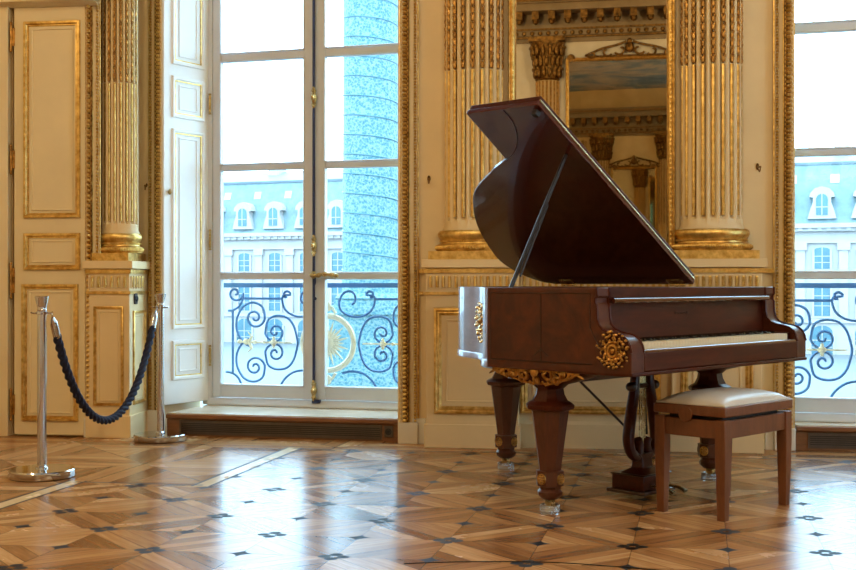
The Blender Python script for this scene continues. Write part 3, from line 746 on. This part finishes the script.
def rosette(R3, c, rad, parent, name, seed, mt='gold_piano', depth=.018):
    """scrolled openwork mount; R3 columns: right, up, outward"""
    rnd = random.Random(seed); m = MB(); to = lambda a, b, d=0: Vector(c) + R3 @ Vector((a, b, d))
    m.tube([to(.30 * rad * math.cos(t * PI / 10), .30 * rad * math.sin(t * PI / 10), .006) for t in range(21)], .10 * rad, 6)
    m.ell(to(0, 0, .006), .16 * rad, 8, 6)
    for k in range(8):
        a = k * PI / 4; ca, sa_ = math.cos(a), math.sin(a)
        pts = spiral(0, 0, .04 * rad, .26 * rad, a, a + (4.4 if k % 2 else -4.4), 14)
        m.tube([to(.66 * rad * ca + q[0], .66 * rad * sa_ + q[1], .004) for q in pts], .065 * rad, 6)
        for j in range(4):
            aa = a + (j - 1.5) * .2 + rnd.uniform(-.08, .08); rr = rad * (.74 + .32 * rnd.random()); q = rad * rnd.uniform(.06, .13)
            m.ell(to(rr * math.cos(aa), rr * math.sin(aa), .005), (q, q, q * .8), 6, 4)
            rr = rad * (.45 + .4 * rnd.random()); m.ell(to(rr * math.cos(aa + .1), rr * math.sin(aa + .1), .003), rad * rnd.uniform(.05, .09), 6, 4)
        m.ell(to(.48 * rad * math.cos(a + .4), .48 * rad * math.sin(a + .4), .008), .10 * rad, 6, 4)
    return m.build(name, M[mt], parent)
# columns right, up, outward for a mount facing -x (seen from the treble side the tail is to the left)
RX = Matrix(((0, 0, -1), (-1, 0, 0), (0, 1, 0)))
rosette(RX, (-.016, .088, .762), .080, pn, 'cheek_mount', 3)
tn = Vector((.45 - .25, 1.33 - 1.04, 0)).normalized(); on_ = Vector((-tn.y, tn.x, 0))
RB = Matrix((( -tn.x, 0, on_.x), (-tn.y, 0, on_.y), (0, 1, 0)))
rosette(RB, Vector((.338, 1.135, .858)) + on_ * .004, .10, pn, 'bentside_mount', 5, 'brass')

# keyboard, fallboard, front top
c_ = MB(); c_.box(.085, WP - .085, .0, .035, ZB, .757); c_.build('key_slip', M['mahog'], pn, bevel=.006)
c_ = MB(); c_.box(-.014, WP + .014, -.006, .34, ZB - .016, ZB); c_.build('key_bed', M['mahog'], pn, bevel=.004)
kb = MB(); kb.box(.085, WP - .085, .035, .30, ZB, .76); kb.box(.085, .125, .04, .19, .76, .80); kb.box(WP - .125, WP - .085, .04, .19, .76, .80)
kbo = kb.build('keyboard', M['mahog'], pn, bevel=.003)
kw = (WP - .25) / 52
def key_mesh():
    b = MB(); b.box(0, kw - .0012, .032, .188, .762, .795); return b.build('white_key', M['ivory'], kbo)
k0 = key_mesh(); k0.location.x = .125
for i in range(1, 52):
    k = k0.copy(); COL.objects.link(k); k.parent = kbo; k.location.x = .125 + i * kw
b = MB(); b.loft([[(-.0065, .085, .795), (.0065, .085, .795), (.0065, .188, .795), (-.0065, .188, .795)], [(-.0045, .092, .806), (.0045, .092, .806), (.0045, .188, .806), (-.0045, .188, .806)]])
bk = b.build('black_key', M['ebony'], kbo); first = True
for i in range(51):
    # octaves run from the far bass end, so count the notes from there
    j = 51 - i; note = (j + 5) % 7            # 0 = C ... with A at the bottom
    if note in (1, 2, 4, 5, 6) if True else False:
        q = bk if first else bk.copy()
        if not first: COL.objects.link(q); q.parent = kbo
        first = False; q.location.x = .125 + (i + 1) * kw
c_ = MB(); c_.prism([(.186, .80), (.20, .80), (.24, .965), (.20, .965)], 'x', .085, WP - .085)
fbo = c_.build('fallboard', M['mahog'], pn)
# small inlaid maker's mark on the fallboard, too small to read
mk = MB(); mx0 = .63
for i in range(7):
    x = mx0 + i * .017; h = .012 if i in (0, 6) else .008
    yb = .186 + .014 * (.905 - .80) / .165 - .001
    mk.box(x, x + .004, yb - .002, yb + .004, .905, .905 + h); mk.box(x + .004, x + .011, yb - .002, yb + .004, .905 + (i % 2) * .004, .908 + (i % 2) * .004)
mk.build('inlaid_mark', M['inlay'], fbo)
c_ = MB(); c_.box(.085, WP - .085, .178, .24, .985, ZT); c_.box(.0, WP, .20, .64, ZT - .025, ZT); c_.build('front_top', M['mahog'], pn, bevel=.003)
c_ = MB(); c_.box(.085, WP - .085, .162, .22, .962, .984); c_.tube([(.085, .162, .973), (WP - .085, .162, .973)], .0125, 12); c_.build('nosing', M['gloss'], pn)
c_ = MB(); c_.tube([(.085, .010, .757), (WP - .085, .010, .757)], .010, 12); c_.build('slip_bead', M['gloss'], pn)
# lid on its hinge
ph = math.radians(31.7); cs, sn = math.cos(ph), math.sin(ph)
LM = Matrix(((-cs, 0, -sn, WP), (0, 1, 0, 0), (sn, 0, -cs, ZT + .012), (0, 0, 0, 1)))
lid2 = [(.0, .65), (1.605, .65), (1.605, 1.10), (1.225, 1.118), (1.19, 1.18), (1.15, 1.26), (1.103, 1.33), (1.03, 1.45), (.955, 1.545), (.875, 1.612), (.745, 1.70), (.594, 1.774), (.43, 1.825), (.265, 1.853), (.12, 1.80), (.03, 1.70), (0, 1.60)]
body = lid2[:4] + [(p.x, p.y) for p in smooth([(a, b_, 0) for a, b_ in lid2[3:]], 4)][1:]
c_ = MB(); c_.M = LM; c_.prism(body, 'z', -.024, 0); ld = c_.build('lid', M['lid'], pn, bevel=.003)
c_ = MB(); c_.M = LM; c_.prism([(.01, .655), (1.60, .655), (1.60, 1.095), (.01, 1.095)], 'z', -.054, -.030); c_.build('front_flap', M['mahog'], ld, bevel=.003)
c_ = MB(); c_.M = LM; c_.tube(smooth([(1.6, .865, .001), (1.50, .872, .001), (1.38, .93, .001), (1.28, 1.02, .001), (1.222, 1.118, .001)], 6), .0035, 6); c_.build('lid_seam', M['inlay'], ld)
c_ = MB(); c_.M = LM; c_.tube([(.01, .651, -.027), (1.60, .651, -.027)], .0055, 8); c_.build('lid_gap_glint', M['brass'], ld)  # brass strip added for the line of light between lid and flap
c_ = MB(); c_.M = LM; c_.box(1.545, 1.575, .67, .70, 0, .03); c_.build('lid_buffer', M['black'], ld, bevel=.003)
for yy in (.75, 1.5):
    c_ = MB(); c_.M = LM; c_.box(.0, .05, yy - .05, yy + .05, .0, .004); c_.tube([(.0, yy - .05, .004), (.0, yy + .05, .004)], .007, 8)
    c_.build('lid_hinge', M['brass'], ld)
pt = LM @ Vector((1.218, .735, .004)); pb_ = Vector((.052, .725, 1.0))
c_ = MB(); c_.tube([pb_, pt], [.013, .012], 8, flat=.8); ps = c_.build('lid_prop', M['black'], pn)
dd = (pt - pb_); c_ = MB(); sd = Vector((.0, -.028, .0)); c_.tube([pb_ + dd * .12 + sd, pb_ + dd * .62 + sd * .6, pb_ + dd * .66], .0055, 6); c_.build('short_prop', M['black'], ps)
# legs
def ring(cx, cy, hx, hy, z, ch):
    k = ch * min(hx, hy)
    return [(cx - hx + k, cy - hy, z), (cx + hx - k, cy - hy, z), (cx + hx, cy - hy + k, z), (cx + hx, cy + hy - k, z), (cx + hx - k, cy + hy, z), (cx - hx + k, cy + hy, z), (cx - hx, cy + hy - k, z), (cx - hx, cy - hy + k, z)]
def leg(cx, cy, block=True, bx=.10, by=.25):
    h = MB(); seq = [(.074, .074, .515, .5), (.060, .060, .545, .5), (.056, .056, .570, .5), (.066, .075, .590, .4)]
    if block: seq += [(.082, .12, .602, .3), (bx * .92, by * .72, .622, .15), (bx, by * .93, .642, .08), (bx + .004, by, .657, .06), (bx + .004, by, ZB - .012, .06)]
    else: seq += [(.085, .09, .61, .4), (.095, .10, .66, .3)]
    h.loft([ring(cx, cy, *s_) for s_ in [(.100, .100, .478, .55), (.104, .104, .486, .55), (.104, .104, .497, .55), (.092, .092, .507, .55)] + seq])
    hd_ = h.build('leg_head', M['leg'] if not block else M['mahog'], pn)
    s = MB(); s.loft([ring(cx, cy, a, a, z, .58) for a, z in ((.034, .066), (.052, .083), (.055, .10), (.045, .112), (.047, .125), (.059, .128), (.060, .195), (.047, .198), (.049, .215), (.082, .470), (.094, .478))])
    lg = s.build('leg', M['leg'], pn)
    for k in range(4):
        e = MB()
        a = k * PI / 2; R3 = Matrix.Rotation(a, 3, 'Z') @ RX
        o = Vector((cx, cy, .161)) + Matrix.Rotation(a, 3, 'Z') @ Vector((-.060, 0, 0))
        e.tube([o + R3 @ Vector((.022 * math.cos(t * PI / 6), .022 * math.sin(t * PI / 6), .002)) for t in range(13)], .004, 6)
        for j in range(6): e.ell(o + R3 @ Vector((.012 * math.cos(j * PI / 3), .012 * math.sin(j * PI / 3), .003)), .006, 6, 4)
        e.ell(o + R3 @ Vector((0, 0, .004)), .006, 6, 4)
        e.build('medallion', M['gold_piano'], lg)
    w = MB(); w.tube([(cx - .012, cy, .046), (cx + .012, cy, .046)], .022, 14); w.lathe([(.0, .045), (.016, .05), (.024, .062), (.03, .068), (0, .068)], (cx, cy), 14); w.build('caster', M['brass'], lg)
legs = ((.115, .53, True), (1.425, .48, True), (.95, 1.50, False))
for a in legs: leg(*a)
# gilt mount across the treble leg head, following its curved face
mo = MB()
def face(y, z, d=0):
    x = .115 - .104 + (0 if z > .64 else (.64 - z) * .9)
    return (x - .008 - d, y, z)
for sg in (-1, 1):
    for (a, zc, r0, tn_, th) in ((.062, .640, .036, 1, .0085), (.135, .646, .030, -1, .008), (.20, .652, .024, 1, .007), (.10, .612, .022, -1, .006)):
        q = spiral(sg * a, zc, .004, r0, PI / 2, PI / 2 + sg * tn_ * 5.4, 20); mo.tube([face(.53 + p[0], p[1]) for p in q], th, 6)
    mo.tube([face(.53 + sg * a, z) for a, z in [(p.x, p.y) for p in smooth([(.0, .598, 0), (.07, .600, 0), (.13, .616, 0), (.19, .630, 0), (.235, .650, 0), (.25, .668, 0)], 5)]], [.008] * 26, 6)
    for k in range(16):
        a = .02 + k * .0148; z = .600 + .06 * (a / .25) ** 1.4 + random.uniform(-.008, .02)
        mo.ell(face(.53 + sg * a, z, .002), (.007, .009, .014), 6, 4, Matrix.Rotation(sg * random.uniform(-.9, .9), 3, 'X'))
        mo.ell(face(.53 + sg * a, .664 - .012 * random.random()), (.006, .008, .012), 6, 4)
    for k in range(5):
        mo.ell(face(.53 + sg * (.21 + .012 * k), .662 - .006 * k), (.006, .006, .018), 6, 4, Matrix.Rotation(sg * (.5 + .15 * k), 3, 'X'))
mo.ell(face(.53, .65, .004), (.012, .022, .026), 8, 6); mo.ell(face(.53, .676), (.008, .028, .008), 8, 4); mo.ell(face(.53, .612, .004), (.012, .012, .022), 8, 5)
mo.build('leg_mount', M['gold_piano'], pn)
# lyre and pedals
lx_, ly_ = .77, .47
ly = MB(); ly.box(lx_ - .115, lx_ + .115, ly_ - .085, ly_ + .10, .045, .118)
ly.loft([ring(lx_, ly_, .10, .085, .118, .2), ring(lx_, ly_, .085, .06, .128, .2), ring(lx_, ly_, .05, .035, .145, .2), ring(lx_, ly_, .045, .03, .19, .2), ring(lx_, ly_, .075, .028, .215, .2)])
lo = ly.build('lyre', M['mahog'], pn, bevel=.004)
c_ = MB(); c_.box(lx_ - .13, lx_ + .13, ly_ - .03, ly_ + .05, .60, .672); c_.build('lyre_head', M['mahog'], lo, bevel=.004)
c_ = MB(); c_.box(lx_ - .135, lx_ + .135, ly_ - .105, ly_ + .12, .028, .046); c_.box(lx_ - .122, lx_ + .122, ly_ - .092, ly_ + .107, .114, .122); c_.build('lyre_plinth', M['dark'], lo, bevel=.004)
for sg in (-1, 1):
    pts = smooth([(lx_ + sg * .075, ly_, .66), (lx_ + sg * .062, ly_, .60), (lx_ + sg * .070, ly_, .52), (lx_ + sg * .092, ly_, .43), (lx_ + sg * .112, ly_, .34), (lx_ + sg * .118, ly_, .28), (lx_ + sg * .095, ly_, .225), (lx_ + sg * .05, ly_, .205), (lx_ + sg * .03, ly_, .25), (lx_ + sg * .045, ly_, .285)], 5)
    n = len(pts); ly = MB(); ly.tube(pts, [.024 + .012 * math.sin(PI * min(1, i / n * 1.1)) for i in range(n)], 10, flat=.8); ly.build('lyre_arm', M['mahog'], lo)
    c_ = MB(); c_.ell((lx_ + sg * .098, ly_ - .004, .545), (.03, .028, .024), 12, 8); c_.build('scroll_knob', M['dark'], lo)
c_ = MB(); c_.tube([(lx_ - .10, ly_, .545), (lx_ + .10, ly_, .545)], .013, 8); c_.build('lyre_crossbar', M['dark'], lo)
c_ = MB()
for k in (-.024, -.008, .008, .024): c_.tube([(lx_ + k, ly_, .60), (lx_ + k, ly_, .20)], .0035, 6)
c_.build('pedal_rods', M['brass'], lo)
for k in (-.05, .05):
    c_ = MB(); pts = smooth([(lx_ + k, ly_ - .06, .066), (lx_ + k, ly_ - .13, .064), (lx_ + k, ly_ - .19, .056), (lx_ + k, ly_ - .215, .045)], 4)
    c_.tube(pts, [.010 + .010 * (i / len(pts)) for i in range(len(pts))], 10, flat=.5, up=(0, 0, 1)); c_.build('pedal', M['brass'], lo)
c_ = MB(); c_.tube([(.33, .62, .665), (.70, .49, .32)], .006, 6); c_.build('lyre_brace', M['black'], lo)
c_ = MB(); c_.tube([(1.15, .72, .665), (.84, .49, .30)], .006, 6); c_.build('lyre_brace', M['black'], lo)
# glass coasters under the casters
for (a, lab) in zip(legs, ('clear glass coaster under the near piano leg', 'clear glass coaster under the piano leg seen beneath the bench', 'clear glass coaster under the piano tail leg')):
    R2 = Matrix.Rotation(TH0, 3, 'Z'); q = P0 + R2 @ Vector((a[0], a[1], 0))
    o = MB(); o.lathe([(0, 0), (.044, 0), (.047, .003), (.047, .036), (.044, .040), (.037, .036), (.033, .0235), (0, .0235)], (0, 0), 28)
    tag(o.build('glass_coaster', M['coaster'], loc=q, rz=0), lab, 'coaster', 'glass coasters')

# ------------------------------------------------------------------ piano bench
BA = math.radians(45)
bn = thing('piano_bench', 'brown wooden piano bench with pale padded leather seat', 'bench', (1.301, 5.245, 0), BA)
BL, BWd = .545, .315
for (x, y) in ((0, 0), (BL, 0), (0, BWd), (BL, BWd)):
    s = MB(); r_ = lambda h, z: [(x - h, y - h, z), (x + h, y - h, z), (x + h, y + h, z), (x - h, y + h, z)]
    s.loft([r_(.019, 0), r_(.026, .30), r_(.026, .445)]); s.build('leg', M['bench'], bn, bevel=.003)
s = MB(); s.box(.026, BL - .026, -.018, .004, .36, .44); s.box(.026, BL - .026, BWd - .004, BWd + .018, .36, .44); s.box(-.018, .004, .026, BWd - .026, .36, .44); s.box(BL - .004, BL + .018, .026, BWd - .026, .36, .44); s.build('apron', M['bench'], bn, bevel=.003)
s = MB(); s.box(.03, BL - .03, .02, BWd - .02, .40, .458)
s.build('lift_mechanism', M['black'], bn)
s = MB(); s.box(-.03, BL + .03, -.03, BWd + .03, .458, .502); s.build('seat_board', M['bench'], bn, bevel=.005)
for yy in (-.03,):
    s = MB(); s.tube([(-.034, BWd * .55, .462), (-.024, BWd * .55, .462)], .036, 18); s.build('side_knob', M['bench'], bn, bevel=.003)
s = MB(); nx, ny = 22, 16; vs = []; fs = []
x0, x1, y0, y1 = -.018, BL + .018, -.018, BWd + .018
top = []
for j in range(ny + 1):
    for i in range(nx + 1):
        a = -1 + 2 * i / nx; c = -1 + 2 * j / ny
        a2 = math.copysign(1 - (1 - abs(a)) ** 1.6, a); c2 = math.copysign(1 - (1 - abs(c)) ** 1.6, c)
        hgt = .052 * ((1 - abs(a2) ** 3.2) * (1 - abs(c2) ** 3.2)) ** .42
        vs.append(((x0 + x1) / 2 + a2 * (x1 - x0) / 2, (y0 + y1) / 2 + c2 * (y1 - y0) / 2, .502 + hgt))
for j in range(ny):
    for i in range(nx):
        k = j * (nx + 1) + i; fs.append((k, k + 1, k + nx + 2, k + nx + 1))
s.add(vs, fs); s.build('cushion', M['cushion'], bn, angle=80)
s = MB(); rim_ = [(x0, y0, .506), (x1, y0, .506), (x1, y1, .506), (x0, y1, .506), (x0, y0, .506)]; s.tube(rim_, .005, 6); s.build('piping', M['cushion'], bn)

# floor joint in front
def G(px, py):
    Y = CZ * FPX / (py - HZ); return ((px - CX) * Y / FPX, Y, .001)
s = MB(); s.tube(smooth([G(404, 564), G(450, 562.3), G(525, 562), G(570, 563.6), G(622, 567.5), G(690, 573)], 6), .005, 6, flat=.4, up=(0, 0, 1))
tag(s.build('trim_11', M['ebony']), kind='structure')

# ------------------------------------------------------------------ balcony railings
def railing(F, xm, x0, x1, label, y=.42):
    r = thing('balcony_railing', label, 'railing', F.w(xm, y, .05), F.a, 'balcony railings')
    k = 1 / 131.0
    sx = lambda px: xm + (px - 328) * k * 1.03
    sz = lambda py: 1.03 - (py - 284.5) * k
    shr = (xm, y, .05)
    b = MB(); b.box(x0, x1, y - .02, y + .02, 1.015, 1.05); b.box(x0, x1, y - .012, y + .012, .05, .085); b.build('rail', M['iron'], r, shr)
    def mir(px, s): return 328 + s * (px - 328)
    C = lambda p: (210 + p[0] / 4.75, 270 + p[1] / 4.75)
    curves = []
    up = spiral(300, 290, 6, 50, 0, 2 * PI * 1.5, 30)               # ends on the left, heading up
    big = up + [(262, 236), (288, 217), (320, 212), (360, 222), (392, 260), (410, 325), (411, 345)]
    curves.append(big); curves.append([(x, 680 - y_) for x, y_ in big])
    up2 = spiral(197, 222, 6, 50, PI, PI + 2 * PI * 1.5, 30)[::1]
    a2 = [(2 * 197 - x, y_) for x, y_ in spiral(197, 222, 6, 50, 0, 2 * PI * 1.5, 30)]   # ends on the right
    big2 = a2 + [(240, 180), (215, 157), (180, 151), (140, 168), (110, 215), (103, 265), (116, 310), (145, 345), (180, 362)]
    curves.append(big2); curves.append([(x, 680 - y_) for x, y_ in big2])
    tl = spiral(98, 106, 5, 40, PI * .5, PI * .5 - 2 * PI * 1.25, 22)
    curves.append(tl + [(136, 130), (120, 165), (90, 186), (62, 190)])
    tr_ = [(2 * 352 - x, y_) for x, y_ in spiral(352, 116, 4, 22, PI, PI + 2 * PI * 1.25, 20)]
    curves.append([(376, 112), (362, 96), (344, 104), (346, 124), (358, 122)][::-1] + [(338, 118), (336, 150), (352, 185), (385, 208), (425, 216), (470, 205), (500, 180), (505, 140), (485, 105), (455, 95), (432, 110), (428, 140), (445, 158)])
    curves.append([(50, 485), (85, 492), (115, 515), (135, 560)]); curves.append([(320, 560), (345, 515), (390, 480), (445, 470), (490, 480)])
    curves.append([(143, 131), (335, 131)]); curves.append([(85, 190), (85, 490)])
    s = MB()
    for sg in (1, -1):
        for c in curves:
            pts = smooth([(C(p)[0], C(p)[1], 0) for p in c], 3)
            w = [(sx(mir(p.x, sg)), y, sz(p.y)) for p in pts]
            w = [q for q in w if x0 < q[0] < x1]
            if len(w) > 1: s.tube(w, .0095, 6)
    s.build('scrollwork', M['iron'], r, shr)
    m = MB(); cz = sz(341.5)
    m.tube([(xm + .205 * math.cos(t * PI / 20), y, cz + .205 * math.sin(t * PI / 20)) for t in range(41)], .022, 8)
    for i in range(24):
        a = i * PI / 12; ro = .17 if i % 2 else .125
        m.tube([(xm + .05 * math.cos(a), y - .01, cz + .05 * math.sin(a)), (xm + ro * math.cos(a), y, cz + ro * math.sin(a))], [.016, .003], 6)
    m.ell((xm, y - .01, cz), (.06, .03, .06), 12, 8)
    for sgz in (-1, 1):
        m.tube(smooth([(xm - .06, y, cz + sgz * .225), (xm - .03, y, cz + sgz * .27), (xm, y, cz + sgz * .25), (xm + .03, y, cz + sgz * .27), (xm + .06, y, cz + sgz * .225)], 4), .012, 6)
        m.ell((xm, y, cz + sgz * .28), (.03, .02, .035), 8, 5)
    m.build('sun_medallion', M['gold_pale'], r, shr)
    for sg in (-1, 1):
        g = MB()
        for (a, z_, rr) in ((236, 341, .022), (243, 341, .03), (252, 341.5, .02), (262, 341.5, .016), (272, 341.5, .03), (284, 341.5, .012)):
            g.ell((sx(mir(a, sg)), y - .012, sz(z_)), (rr, .014, rr * .8), 8, 5)
        g.tube([(sx(mir(236, sg)), y - .012, sz(341.5)), (sx(mir(292, sg)), y - .012, sz(341.5))], .007, 6)
        for q in (-1, 1):
            g.tube([(sx(mir(246, sg)), y - .012, sz(341.5)), (sx(mir(249, sg)), y - .012, sz(341.5 + q * 6)), (sx(mir(245, sg)), y - .012, sz(341.5 + q * 10))], [.014, .012, .004], 6)
            g.ell((sx(mir(272, sg)), y - .012, sz(341.5 + q * 3.5)), (.014, .012, .02), 6, 4)
        g.build('gilt_clasp', M['gold_pale'], r, shr)
    return r
railing(LW, LW.xs(328, .42), LW.xs(205, .42), LW.xs(328, .42) + 1.0, 'haze-blue iron balcony railing with a gilt sun outside the left window')
rwm = RW.xs(891, .42)
railing(RW, rwm, rwm - 1.0, rwm + 1.0, 'haze-blue iron scrollwork balcony railing outside the right window')

# ------------------------------------------------------------------ the square outside
tag(MB().box(-160, 260, 12, 260, -6.3, -6).build('ground', M['plaza']), kind='structure')
# balcony slab
for i, (F, x0, x1) in enumerate(((LW, -.3, 1.9), (RW, -.4, 1.8))):
    tag(MB().box(x0, x1, .05, .6, -.1, .05).build('trim_%d' % (20 + i), M['stone'], loc=F.w(0, 0), rz=F.a), kind='structure')
mc = thing('monument_column', 'huge pale blue-green bronze column with spiral relief bands in the square', 'monument', (-3.85, 80, -6), 0, None, 'thing')
ox, oy = 0, 0
s = MB(); s.lathe([(1.98, 6.2), (1.93, 6.6), (1.93, 7.2), (1.90, 8), (1.84, 24), (1.74, 45)], (0, 0), 56); s.build('shaft', M['bronze'], mc)
s = MB(); pts = []; turns = 28; pitch = 1.30
for i in range(turns * 30 + 1):
    a = -i * 2 * PI / 30 + .6; z = 7.2 + pitch * i / 30; r = 1.93 - (z - 8) * .0050
    pts.append((r * math.cos(a), r * math.sin(a), z))
s.tube(pts, .045, 6); s.build('spiral_band', M['fwin'], mc)
s = MB(); s.box(-2.9, 2.9, -2.9, 2.9, 0, 1.2); s.box(-2.6, 2.6, -2.6, 2.6, 1.2, 5.0); s.box(-2.85, 2.85, -2.85, 2.85, 5.0, 5.5); s.box(-2.3, 2.3, -2.3, 2.3, 5.5, 5.9); s.lathe([(2.3, 5.9), (2.4, 6.05), (2.2, 6.3), (1.95, 6.4)], (0, 0), 40)
s.build('pedestal', M['bronze'], mc)

FF = Fr(-19.8, 140, -20.8)
hb = thing('palace_building', 'long pale stone building with blue slate roof across the square', 'building', FF.w(0, 0, -6), FF.a)
shf = (0, 0, -6)
bay = (FF.xs(275) - FF.xs(244.5)); xb0 = FF.xs(244.5)
i0, i1 = -4, 22
X0, X1 = xb0 + (i0 - .5) * bay, xb0 + (i1 + .5) * bay
s = MB(); s.box(X0, X1, 0, 12, -6, 6.2); s.box(X0, X1, -.25, .1, -2.9, -2.5); s.build('wall', M['stone'], hb, shf)
s = MB(); s.box(X0, X1, -.7, 0, 6.5, 6.95); s.box(X0, X1, -.45, 0, 6.15, 6.5); s.box(X0, X1, -.3, 0, 5.0, 5.2)
k = int((X1 - X0) / .9)
for i in range(k): s.box(X0 + i * .9, X0 + i * .9 + .4, -.6, -.3, 6.2, 6.5)
s.build('cornice', M['stone'], hb, shf)
s = MB(); s.box(-.42, .42, -.3, 0, -2.5, 5.0); s.box(-.6, .6, -.45, 0, 4.3, 5.0); pil = s.build('pilaster', M['stone'], hb, shf)
for i in range(i0, i1 + 2):
    o = pil if i == i0 else pil.copy()
    if i != i0: COL.objects.link(o)
    o.location.x = xb0 + (i - .5) * bay
s = MB(); s.prism([(-.3, 6.95), (1.6, 12.9), (12, 12.9), (12, 6.2), (0, 6.2)], 'x', X0, X1); s.build('roof', M['slate'], hb, shf)
s = MB(); s.prism([(1.5, 12.9), (1.4, 13.15), (5.5, 14.6), (12, 14.6), (12, 12.9)], 'x', X0, X1)
s.build('upper_roof', M['slate2'], hb, shf)
for i in range(i0, i1, 4):
    s = MB(); s.box(xb0 + i * bay + 1, xb0 + i * bay + 2.4, 4, 6, 13, 15.6); s.build('chimney', M['stone'], hb, shf)
def win_mesh(z0, z1, hw, arch, name='window'):
    s = MB(); pts = [(-hw, z0), (hw, z0), (hw, z1)]
    if arch: pts += [(hw * math.cos(a * PI / 8), z1 + arch * math.sin(a * PI / 8)) for a in range(1, 8)]
    pts += [(-hw, z1)]
    s.prism(pts, 'y', -.05, .06); o = s.build(name, M['fwin'], hb, shf)
    f = MB()
    f.box(-.05, .05, -.10, .0, z0, z1 + arch); 
    for q in (.33, .66): f.box(-hw, hw, -.09, 0, z0 + (z1 - z0) * q - .04, z0 + (z1 - z0) * q + .04)
    f.box(-hw - .22, -hw, -.16, 0, z0 - .1, z1); f.box(hw, hw + .22, -.16, 0, z0 - .1, z1); f.box(-hw - .3, hw + .3, -.2, 0, z0 - .25, z0 - .08)
    f.build('window_frame', M['stone'], o, shf)
    for ch in o.children: ch.location = (0, 0, 0); ch.data.transform(Matrix.Translation((0, 0, 0)))
    return o
protos = [win_mesh(2.46, 4.35, .72, .22), win_mesh(-2.2, .8, .75, 0), win_mesh(-6.0, -3.9, 1.0, .75)]
dm = MB(); dm.prism([(-1.35, 7.4), (1.35, 7.4), (1.15, 8.2), (.85, 9.0), (.85, 9.5), (1.2, 9.55), (1.1, 9.95), (.7, 10.4), (0, 10.6), (-.7, 10.4), (-1.1, 9.95), (-1.2, 9.55), (-.85, 9.5), (-.85, 9.0), (-1.15, 8.2)], 'y', -.5, 1.6)
dmo = dm.build('dormer', M['stone'], hb, shf)
q = MB(); pts = [(.55 * math.cos(a * PI / 10), 9.3 + .55 * math.sin(a * PI / 10)) for a in range(0, 11)]; q.prism([(-.55, 7.75), (.55, 7.75)] + pts, 'y', -.56, -.45); q.build('pane', M['fwin'], dmo, shf)
q = MB(); q.box(-.05, .05, -.6, -.5, 7.75, 9.85); q.box(-.55, .55, -.6, -.5, 8.5, 8.6); q.build('window_frame', M['stone'], dmo, shf)
sl = MB(); sl.add([(-.45, .93, 11.0), (.45, .93, 11.0), (.45, 1.25, 11.9), (-.45, 1.25, 11.9), (-.45, 1.1, 10.95), (.45, 1.1, 10.95), (.45, 1.4, 11.9), (-.45, 1.4, 11.9)], [(0, 1, 2, 3), (4, 5, 6, 7), (0, 1, 5, 4), (1, 2, 6, 5), (2, 3, 7, 6), (3, 0, 4, 7)])
slo = sl.build('skylight', M['stone'], hb, shf)
for pr in protos + [dmo, slo]:
    for i in range(i0, i1 + 1):
        o = pr if i == i0 else copy_tree(pr, hb)
        o.location.x = xb0 + i * bay + (0 if pr is not slo else 1.15)

# ------------------------------------------------------------------ daylight, chandelier lamps, camera
wd = bpy.data.worlds.new('daylight'); SC.world = wd; wd.use_nodes = True; nt = wd.node_tree; nt.nodes.clear()
o_ = nt.nodes.new('ShaderNodeOutputWorld'); bg = nt.nodes.new('ShaderNodeBackground'); bg.inputs[0].default_value = (.47, .78, 1.0, 1); bg.inputs[1].default_value = 9.5
nt.links.new(bg.outputs[0], o_.inputs[0])
def lamp(x, y, z, p, col=(1, .735, .41), r=.15):
    l = bpy.data.lights.new('chandelier_light', 'POINT'); l.energy = p; l.color = col; l.shadow_soft_size = r
    o = bpy.data.objects.new('chandelier_light', l); COL.objects.link(o); o.location = (x, y, z); return o
lamp(-1.6, 1.4, 4.5, 200); lamp(2.6, 1.0, 4.5, 250); lamp(-3.4, 4.6, 4.4, 60)

cam = bpy.data.cameras.new('camera'); cam.sensor_width = 36; cam.lens = 50; cam.shift_y = -2 / 856; cam.clip_end = 600
co = bpy.data.objects.new('camera', cam); COL.objects.link(co); co.location = (0, 0, CZ); co.rotation_euler = (PI / 2, 0, 0); SC.camera = co
vs_ = SC.view_settings; vs_.view_transform = 'Standard'; vs_.look = 'None'; vs_.gamma = 1; vs_.use_curve_mapping = False; vs_.exposure = .12
SC.display_settings.display_device = 'sRGB'
cy = SC.cycles; cy.max_bounces = 10; cy.diffuse_bounces = 4; cy.glossy_bounces = 6; cy.transmission_bounces = 6; cy.transparent_max_bounces = 12
cy.sample_clamp_indirect = 6; cy.caustics_reflective = False; cy.caustics_refractive = False
cy.use_denoising = True
